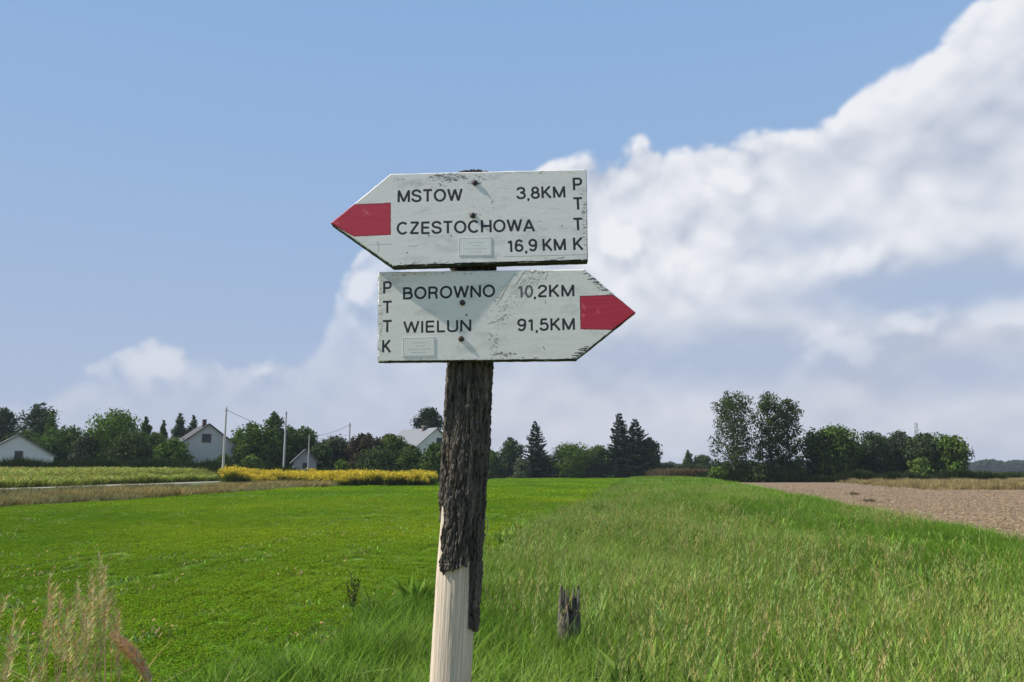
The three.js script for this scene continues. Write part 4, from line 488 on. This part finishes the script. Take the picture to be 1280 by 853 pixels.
tree('orchard_tree', 'tree', 471, 560, 70, 118, 'bush', 'wide dark hedge bush below the reddish tree', { col: D4, cb: .02 });
tree('garden_shrub', 'shrub', 545, 552, 46, 118, 'bush', 'dark shrub against the white house wall by the post', { col: D1, cb: .02, n: 3200 });
tree('garden_shrub', 'shrub', 430, 574, 22, 104, 'bush', 'small light green shrub at the foot of the third pole', { col: LIGHT, cb: .02, n: 1500 });
for (const [px, top, w, d, label, c] of [[62, 545, 60, 129, 'dark garden bush beside the barn wall', D1], [128, 538, 44, 134, 'dark crown filling between the low dull tree and the big broad one', D1], [196, 538, 40, 133, 'mid green tree behind the rounded shrub by the grey house', D2], [300, 540, 34, 130, 'dark tree against the grey house eaves', D1], [362, 530, 44, 133, 'dark tree just behind the second concrete pole', D1], [402, 552, 34, 122, 'dark tree over the small shed', D4], [440, 552, 46, 131, 'dark tree behind the third concrete pole', D4], [506, 552, 40, 131, 'dull tree between the light green one and the white house', D1], [676, 566, 40, 176, 'dark bush behind the single spruce', D4], [730, 562, 40, 176, 'dark bush behind the mid green tree', D1], [1060, 548, 40, 124, 'dark crown between the rounded ash and the upright one', D4], [1105, 545, 40, 125, 'dark crown behind the sparse light tree', D4], [1136, 545, 40, 124, 'dark crown hiding the mast foot', D1]]) tree('garden_tree', 'tree', px, top, w, d, 'round', label, { col: c, cb: .03, n: 3800 });
tree('pine_tree', 'pine', 537, 509, 40, 158, 'pine', 'round headed dark pine rising behind the white house roof', { col: [.04, .056, .026], cb: .5, n: 5200 });
tree('garden_tree', 'tree', 612, 561, 40, 172, 'bush', 'low green tree just right of the signpost at the field end', { col: D2, cb: .03, n: 3600 });
tree('garden_tree', 'tree', 638, 546, 34, 171, 'round', 'rounded dark tree close beside the single spruce', { col: D4, cb: .04, n: 4200 });
tree('garden_shrub', 'shrub', 652, 572, 26, 167, 'bush', 'pale grey green shrub at the foot of the single spruce', { col: [.10, .12, .06], cb: .02, n: 2000 });
tree('spruce_tree', 'spruce', 669, 526, 40, 170, 'conifer', 'single pointed dark spruce at the end of the crop field', { dens: 2.3 });
tree('garden_tree', 'tree', 712, 554, 54, 170, 'round', 'rounded mid green tree between the single spruce and the twin spruces', { col: D2, cb: .02, n: 5600 });
tree('garden_tree', 'tree', 748, 556, 36, 172, 'round', 'dark tree leaning against the twin spruces', { col: D1, cb: .03, n: 4200 });
tree('spruce_tree', 'spruce', 774, 516, 50, 170, 'conifer', 'taller of the twin dark spruces at the field end', { dens: 2.3 });
tree('spruce_tree', 'spruce', 793, 523, 56, 168, 'conifer', 'shorter broader of the twin dark spruces', { dens: 2.3 });
tree('garden_tree', 'tree', 811, 545, 34, 169, 'bush', 'dark sloping tree on the meadow side of the twin spruces', { col: D4, cb: .02, n: 4200 });
tree('garden_shrub', 'shrub', 832, 578, 26, 172, 'bush', 'small low shrub past the twin spruces', { col: GREY, cb: .02, n: 1500 });
tree('far_tree', 'tree', 858, 562, 20, 205, 'tall', 'small pointed tree in the gap before the tall poplars', { col: D4, cb: .05, n: 2800 });
tree('far_tree', 'tree', 876, 568, 26, 205, 'round', 'small rounded tree in the gap before the tall poplars', { col: D4, cb: .05, n: 2800 });
tree('poplar_tree', 'poplar', 917, 486, 58, 114, 'poplar', 'tall full poplar with straight crown at the soil field edge', { col: [.062, .086, .030], cb: .06, n: 5600, lobes: 46, ls: .9, leaf: .15, pale: true, open: 1 });
tree('poplar_tree', 'poplar', 960, 487, 46, 116, 'poplar', 'tall darker poplar beside the straight crowned one', { col: D4, cb: .05, n: 5200, lobes: 40, leaf: .15 });
tree('poplar_tree', 'poplar', 984, 495, 40, 117, 'poplar', 'loose outer poplar with ragged side branches and gaps', { col: D4, cb: .12, n: 3600, lobes: 24, leaf: .15, open: 1 });
tree('ash_tree', 'tree', 1012, 541, 36, 119, 'spread', 'thin see through tree between the poplars and the round ash', { col: GREY, cb: .18, n: 1500, lobes: 18, leaf: .15, pale: true, open: 1 });
tree('ash_tree', 'tree', 1038, 531, 72, 118, 'round', 'rounded dark ash tree behind the ploughed field', { col: D1, cb: .08, n: 6200, lobes: 36 });
tree('ash_tree', 'tree', 1088, 538, 48, 120, 'spread', 'medium tree with upright limbs between two rounded ones', { col: BIRCH, cb: .15, n: 3800, lobes: 28, leaf: .16 });
tree('ash_tree', 'tree', 1120, 536, 42, 122, 'spread', 'sparse light green tree beside the mast', { col: GREY, cb: .15, n: 2600, lobes: 24, leaf: .16, pale: true, open: 1 });
tree('ash_tree', 'tree', 1152, 540, 52, 119, 'round', 'dense tree hiding the foot of the mast', { col: BIRCH, cb: .06, n: 5200 });
tree('ash_tree', 'tree', 1182, 543, 52, 118, 'round', 'last dense round tree of the row towards the far hill', { col: D2, cb: .05, n: 5600 });
for (const [px, top, w, d, label, c] of [[1066, 570, 30, 121, 'low dark shrub under the rounded ash', D1], [1105, 575, 34, 122, 'low shrub under the sparse light tree', D1], [1145, 572, 34, 117, 'low shrub below the mast', D2], [940, 580, 50, 113, 'dark shrub between the feet of the poplars', D4], [895, 583, 26, 113, 'leafy shrub at the outer foot of the straight poplar', D2], [985, 578, 34, 116, 'dark shrub under the ragged poplar', D4]]) tree('hedge_shrub', 'shrub', px, top, w, d, 'bush', label, { col: c, cb: .02, n: 2400 });

// far wooded ridge
{
  const clump = [1, 2, 3].map(s => broadleaf({ seed: 4000 + s, h: 14, w: 12, cb: .05, n: 420, leaf: 1.1, lobes: 14, col: [.035, .055, .022] }).crown); const r = rng(5); const L = [];
  for (let i = 0; i < 1500; i++) { const a = lerp(-.75, .75, r()), d = 900 + r() * 320; L.push({ x: Math.sin(a) * d, y: -.5, z: -Math.cos(a) * d, r: r() * 6.28, s: (.75 + r() * .45) * (.85 + .35 * fbm(a * 9, 1, 3, 3)), sw: 1.4 }); }
  instances('distant_wood', clump, M.leaf, L, 'distant unbroken wood along the horizon', 'wood');
}

// ---------------------------------------------------------------- farm buildings
const B = { white: mat(.70, .68, .63, .9), grey: mat(.48, .47, .44, .9), roof: mat(.16, .155, .155, .7), roofDark: mat(.07, .065, .065, .8), frame: mat(.06, .055, .05, .7), glass: mat(.02, .022, .025, .15), brick: mat(.12, .07, .055, .95), wood: mat(.10, .08, .06, .9) };
function house(name, label, category, px, d, yaw, w, len, eave, ridge, wallM, roofM, o = {}) {
  const t = thing(name, label, category, [(px - CX) / F * d, -.09, -d], yaw); const E = eave + .09, R = ridge + .09; const hw = w / 2;
  // local: gable faces +z, ridge runs along z to -len
  const T = new TB(); const P = [[-hw, 0], [hw, 0], [hw, E], [0, R], [-hw, E]]; for (const z of [0, -len]) { T.tri([...P[0], z], [...P[1], z], [...P[2], z]); T.tri([...P[0], z], [...P[2], z], [...P[4], z]); T.tri([...P[4], z], [...P[2], z], [...P[3], z]); } T.quad([hw, 0, 0], [hw, 0, -len], [hw, E, -len], [hw, E, 0]); T.quad([-hw, 0, -len], [-hw, 0, 0], [-hw, E, 0], [-hw, E, -len]); part('wall', T.build(), wallM, t);
  const ov = .35, th = .16, k = (R - E) / hw; for (const s of [-1, 1]) { const S = new TB(); const a = [s * (hw + ov), E - ov * k + .03], b = [0, R + .03]; const z0 = ov, z1 = -len - ov; const q = (p, z, u) => [p[0], p[1] + u, z]; const tri = [[a, z0], [a, z1], [b, z1], [b, z0]]; S.quad(...tri.map(([p, z]) => q(p, z, th))); S.quad(...tri.map(([p, z]) => q(p, z, 0))); for (let i = 0; i < 4; i++) { const [p1, y1] = tri[i], [p2, y2] = tri[(i + 1) % 4]; S.quad(q(p1, y1, 0), q(p2, y2, 0), q(p2, y2, th), q(p1, y1, th)); } const rf = part('roof', S.build(), roofM, t); if (s < 0 && o.chimney) { const [cz, chh] = o.chimney; const c = part('chimney', new THREE.BoxGeometry(.55, chh, .55), B.brick, rf); c.position.set(-.5, R + chh * .5 - .55, cz); const cap = part('chimney_cap', new THREE.BoxGeometry(.7, .1, .7), B.grey, rf); cap.position.set(-.5, R + chh - .5, cz); } }
  for (const [x, y, ww, hh] of o.windows || []) { const f = part('window', (() => { const G2 = [new THREE.BoxGeometry(ww, .09, .1).translate(0, hh / 2, 0), new THREE.BoxGeometry(ww, .09, .1).translate(0, -hh / 2, 0), new THREE.BoxGeometry(.09, hh + .09, .098).translate(-ww / 2, 0, 0), new THREE.BoxGeometry(.09, hh + .09, .098).translate(ww / 2, 0, 0), new THREE.BoxGeometry(.06, hh - .09, .09)]; return mergeGeometries(G2); })(), B.frame, t); f.position.set(x, y, .05); const g = part('pane', new THREE.BoxGeometry(ww - .08, hh - .08, .03), B.glass, f); g.position.z = -.01; }
  return t;
}
house('white_barn', 'low white gabled barn with one small dark window beside the maize', 'barn', 27, 119, .62, 9.6, 10, 3.7, 6.75, B.white, B.roof, { windows: [[.2, 3.9, .95, 1.2]] });
house('grey_house', 'grey gabled house with chimney and square attic window beside the first pole', 'house', 263, 124, .52, 9.2, 11, 5.1, 8.6, B.grey, B.roofDark, { windows: [[-.3, 6.6, 1.2, 1.2]], chimney: [-1.6, 1.3] });
house('grey_outbuilding', 'long low outbuilding with pale roof behind the grey house', 'outbuilding', 214, 136, -1.05, 7, 12, 4.6, 6.9, B.grey, B.roof, {});
house('small_shed', 'small pale plastered shed among the dark trees by the thin pole', 'shed', 384, 113, .3, 3.1, 3.5, 2.9, 4.4, mat(.36, .35, .32, .95), B.roof, { windows: [[0, 2.4, .5, .6]] });
house('white_house', 'white gabled house with pale metal roof behind the post', 'house', 546, 138, .72, 9.0, 10, 5.3, 8.7, B.white, mat(.20, .20, .205, .6), { windows: [[.6, 6.6, 1.0, 1.2]], chimney: [-3, 1.0] });

// ---------------------------------------------------------------- poles, wires, mast
const concrete = mat(.46, .45, .43, .95), wireM = mat(.05, .05, .05, .6);
function pole(px, topPx, d, r0, label, o = {}) {
  const h = (HORIZON - topPx) * d / F + EYE; const t = thing('utility_pole', label, 'pole', [(px - CX) / F * d, -.09, -d], 0, 'utility poles of the farm line'); const g = new THREE.CylinderGeometry(r0 * .6, r0, h + .09, 10); g.translate(0, (h + .09) / 2, 0); part('shaft', g, o.mat || concrete, t);
  const cap = part('top_cap', new THREE.CylinderGeometry(r0 * .35, r0 * .66, .1, 10), o.mat || concrete, t); cap.position.y = h + .135; for (const s of [-1, 1]) { const i = part('insulator', new THREE.LatheGeometry([[0, 0], [.05, .01], [.03, .05], [.06, .08], [.03, .13], [0, .15]].map(v => new THREE.Vector2(...v)), 8), mat(.35, .33, .3, .3), t); i.position.set(s * (r0 * .6 + .05), h - .32, 0); }
  return new THREE.Vector3(t.position.x, h - .25, -d);
}
const p1 = pole(283, 511, 101, .17, 'tallest concrete pole at the start of the yellow flowers');
const p2 = pole(358, 516, 124, .19, 'concrete pole in front of the tallest dark tree');
const p3 = pole(438, 530, 128, .18, 'concrete pole in front of the reddish tree');
const p4 = pole(388, 545, 112, .10, 'thin short pole beside the small pale shed');
function wire(a, b, sag, label) { const pts = []; for (let i = 0; i <= 20; i++) { const t = i / 20, p = new THREE.Vector3().lerpVectors(a, b, t); p.y -= sag * 4 * t * (1 - t); pts.push(p); } const m = part(numbered('power_line'), new THREE.TubeGeometry(new THREE.CatmullRomCurve3(pts), 24, .028, 5), wireM, scene); tag(m, label, 'cable'); }
wire(p1, p4, .5, 'black cable sagging from the tallest pole to the thin short pole'); wire(p3, p4, .35, 'black cable from the thin short pole up to the pole by the reddish tree');
{
  const d = 560, x = (1143 - CX) / F * d, h = (HORIZON - 529) * d / F + EYE; const t = thing('antenna_mast', 'thin grey lattice antenna mast rising behind the tree row', 'mast', [x, -.09, -d]); const leg = mat(.33, .34, .36, .6, { metalness: .3 }); const cs = [[-1, -1], [1, -1], [1, 1], [-1, 1]]; for (const [a, b] of cs) { const T = new TB(); tube(T, [a * 1.5, 0, b * 1.5], [a * .6, h, b * .6], .14, .1, null, 5); part('leg', T.build(), leg, t); }
  const Bc = new TB(); for (let i = 0; i < 14; i++) { const y0 = h * i / 14, y1 = h * (i + 1) / 14, w0 = lerp(1.5, .6, i / 14), w1 = lerp(1.5, .6, (i + 1) / 14); for (let k = 0; k < 4; k++) { const a = cs[k], b = cs[(k + 1) % 4]; tube(Bc, [a[0] * w0, y0, a[1] * w0], [b[0] * w1, y1, b[1] * w1], .06, .06, null, 4); tube(Bc, [b[0] * w0, y0, b[1] * w0], [a[0] * w1, y1, a[1] * w1], .06, .06, null, 4); } } part('bracing', Bc.build(), leg, t);
  for (const [a, y, s] of [[0, h - 1.6, 0], [2.1, h - 1.6, 0], [4.2, h - 1.6, 0], [1, h - 5, 1], [3.4, h - 5.4, 1]]) { const g = s ? new THREE.CylinderGeometry(.8, .8, .5, 14).rotateZ(Math.PI / 2) : new THREE.BoxGeometry(.3, 2.6, .6); const m = part(s ? 'dish' : 'panel_antenna', g, mat(.55, .55, .56, .5), t); m.position.set(Math.cos(a) * 1.15, y, Math.sin(a) * 1.15); m.rotation.y = -a; }
  const d2 = 400, h2 = (HORIZON - 552) * d2 / F + EYE; const m = thing('chimney_stack', 'slender dark stack beyond the last round tree', 'chimney', [(1202 - CX) / F * d2, -.09, -d2]); const g = new THREE.CylinderGeometry(.32, .5, h2, 10); g.translate(0, h2 / 2, 0); part('shaft', g, mat(.16, .15, .15, .9), m); const r = part('rim', new THREE.CylinderGeometry(.42, .42, .5, 10), mat(.10, .09, .09, .9), m); r.position.y = h2 - .3;
}

// ---------------------------------------------------------------- dry reed grass in the near left corner
const reedMat = leafMat(.85, .2);
function reed(T, P, base, h, lean, dir, o = {}) { // stalk and feathery head
  const r = o.r, pts = []; const n = 10; for (let i = 0; i <= n; i++) { const t = i / n; const off = h * (lean * t * t); pts.push([base[0] + Math.cos(dir) * off, h * t * (1 - .15 * lean * t), base[2] + Math.sin(dir) * off]); }
  const k = [.44, .38, .18].map(v => v * (.7 + r() * .5)); for (let i = 0; i < n; i++) tube(T, pts[i], pts[i + 1], .0026 * (1 - i / n * .6), .0026 * (1 - (i + 1) / n * .6), k, 5);
  const hs = o.head || .2, hk = o.hk || [.52, .44, .20]; const m = o.m || 120; for (let i = 0; i < m; i++) { const u = r(), t = 1 - hs / h * (1 - u), f = t * n, a = Math.min(n - 1, Math.floor(f)), q = f - a, c = [0, 1, 2].map(e => lerp(pts[a][e], pts[a + 1][e], q)); const ww = (o.hw || .011) * Math.sin(Math.PI * clamp(.12 + u * .8)); const A = r() * 6.28, kk = hk.map(v => v * (.65 + r() * .7)); blade(P, c[0] + Math.cos(A) * ww * r() * .6, c[2] + Math.sin(A) * ww * r() * .6, .014 + r() * .016, .5 + r() * .6, A, .0022 + r() * .0016, kk, 1, .2, c[1] - .004); }
  for (let i = 0; i < 2; i++) { const y = h * (.15 + r() * .45); blade(T, base[0], base[2], .22 + r() * .2, .8, r() * 6.28, .005, k, 4, 1.1, y); }
}
{
  const r = rng(515); const spots = [[62, 718, 3.1], [75, 742, 3.0], [95, 728, 3.2], [112, 712, 3.0], [124, 694, 3.1], [128, 720, 3.2], [140, 735, 3.0], [103, 745, 2.9], [84, 760, 2.9], [118, 740, 3.3], [133, 752, 2.9], [68, 775, 3.1], [148, 762, 3.1], [8, 745, 2.9], [28, 775, 2.8], [35, 800, 2.7], [15, 790, 3.0], [108, 768, 2.8], [122, 775, 3.0], [92, 790, 2.8], [55, 800, 2.9], [100, 735, 3.1], [116, 722, 3.2], [130, 708, 3.0], [136, 742, 3.2], [70, 730, 2.9], [88, 748, 3.1], [126, 738, 2.9], [110, 755, 3.0], [64, 752, 3.0], [80, 778, 2.8], [144, 782, 3.0], [20, 762, 3.1]];
  spots.forEach(([px, py, d], i) => { const tip = at(px, py, d), lean = .02 + r() * .1, dir = r() * 6.28; const T = new TB(), P = new TB(); const h = tip.y / (1 - .15 * lean); const off = h * lean; const t = thing('reed_grass', 'dry tan feather headed grass stalk of the clump facing the crop field', 'grass stalk', [tip.x - Math.cos(dir) * off, 0, tip.z - Math.sin(dir) * off], 0, 'dry reed grass stalks'); reed(T, P, [0, 0, 0], h, lean, dir, { r, head: .18 + r() * .12, m: 135, hw: .011 }); part('stalk', T.build(), reedMat, t); part('seed_head', P.build(), reedMat, t); });
  // green-tan lower leaves of the clump
  strip('reed_leaves', [1, 2, 3].map(s => tuft(640 + s, 26, .14, .45, .95, .006, [[.22, .20, .09], [.12, .17, .035], [.28, .23, .12]], { lean: .35, seg: 5, droop: .7 })), 26, q => { const px = q() * 155, d = 2.7 + q() * .7; return [(px - CX) / F * d, d, .95]; }, 'narrow tan and green leaves of the reed clump', 'grass', 91);
  // one plump brown head bending into view
  const a = at(140, 792, 1.75), b = at(196, 868, 1.72), T = new TB(), P = new TB(), q = rng(99); const dirv = b.clone().sub(a); const t = thing('reed_grass', 'single plump russet grass head bending away from the clump', 'grass stalk', [b.x + dirv.x * 1.2, 0, b.z]); const loc = p => [p.x - t.position.x, p.y, p.z - t.position.z];
  const curve = new THREE.CatmullRomCurve3([new THREE.Vector3(0, 0, 0), new THREE.Vector3(.02, .5, 0), new THREE.Vector3(...loc(b.clone().addScaledVector(dirv, .6))), new THREE.Vector3(...loc(b)), new THREE.Vector3(...loc(a.clone().lerp(b, .5))).add(new THREE.Vector3(.006, .006, 0)), new THREE.Vector3(...loc(a))]); const pt = curve.getPoints(40); for (let i = 0; i < 40; i++) tube(T, pt[i].toArray(), pt[i + 1].toArray(), .002, .0018, [.28, .2, .11], 5);
  for (let i = 0; i < 2600; i++) { const u = q(), c = curve.getPoint(lerp(.66, .995, u)), tan = curve.getTangent(lerp(.66, .995, u)); const ww = .0125 * Math.pow(Math.sin(Math.PI * clamp(.06 + (1 - u) * .86)), .6) * (.7 + .5 * q()); const A = q() * 6.28; const n1 = new THREE.Vector3(0, 0, 1), n2 = tan.clone().cross(n1).normalize(); const o = n1.multiplyScalar(Math.cos(A)).addScaledVector(n2, Math.sin(A)); const s = c.clone().addScaledVector(o, ww * .3), e = c.clone().addScaledVector(o, ww * (1 + q() * .5)).addScaledVector(tan, .004 + q() * .008), sd = tan.clone().cross(o).normalize().multiplyScalar(.0012); const k = (q() < .35 ? [.74, .60, .36] : [.60, .38, .19]).map(v => v * (.6 + q() * .7)); P.tri(s.clone().add(sd).toArray(), s.clone().sub(sd).toArray(), e.toArray(), k); }
  part('stalk', T.build(), reedMat, t); part('seed_head', P.build(), mat(1, 1, 1, .9, { vertexColors: true }), t);
}
{
  // thistle at the edge of the crop, and a dark weed
  const d = 9.3, x = (449 - CX) / F * d; const r = rng(31), T = new TB(), K = new TB(); const t = thing('thistle', 'dark leafless looking thistle standing where crop meets bank grass', 'weed', [x, 0, -d]); for (let s = 0; s < 5; s++) { let p = [0, 0, 0]; const a = r() * 6.28, le = .05 + r() * .25; for (let i = 1; i <= 6; i++) { const q = [p[0] + Math.cos(a) * le * .07, p[1] + .065 * (s ? .8 : 1), p[2] + Math.sin(a) * le * .07]; tube(K, p, q, .004, .003, [.06, .06, .03], 5); for (let e = 0; e < 4; e++) blade(T, q[0], q[2], .05 + r() * .04, .9, r() * 6.28, .012, [.06 + r() * .03, .08 + r() * .03, .03], 2, .3, q[1]); p = q; } } part('stem', K.build(), mat(1, 1, 1, .9, { vertexColors: true }), t); part('leaves', T.build(), leafMat(.8, .15), t);
}
sh(scene);
renderer.render(scene, camera);
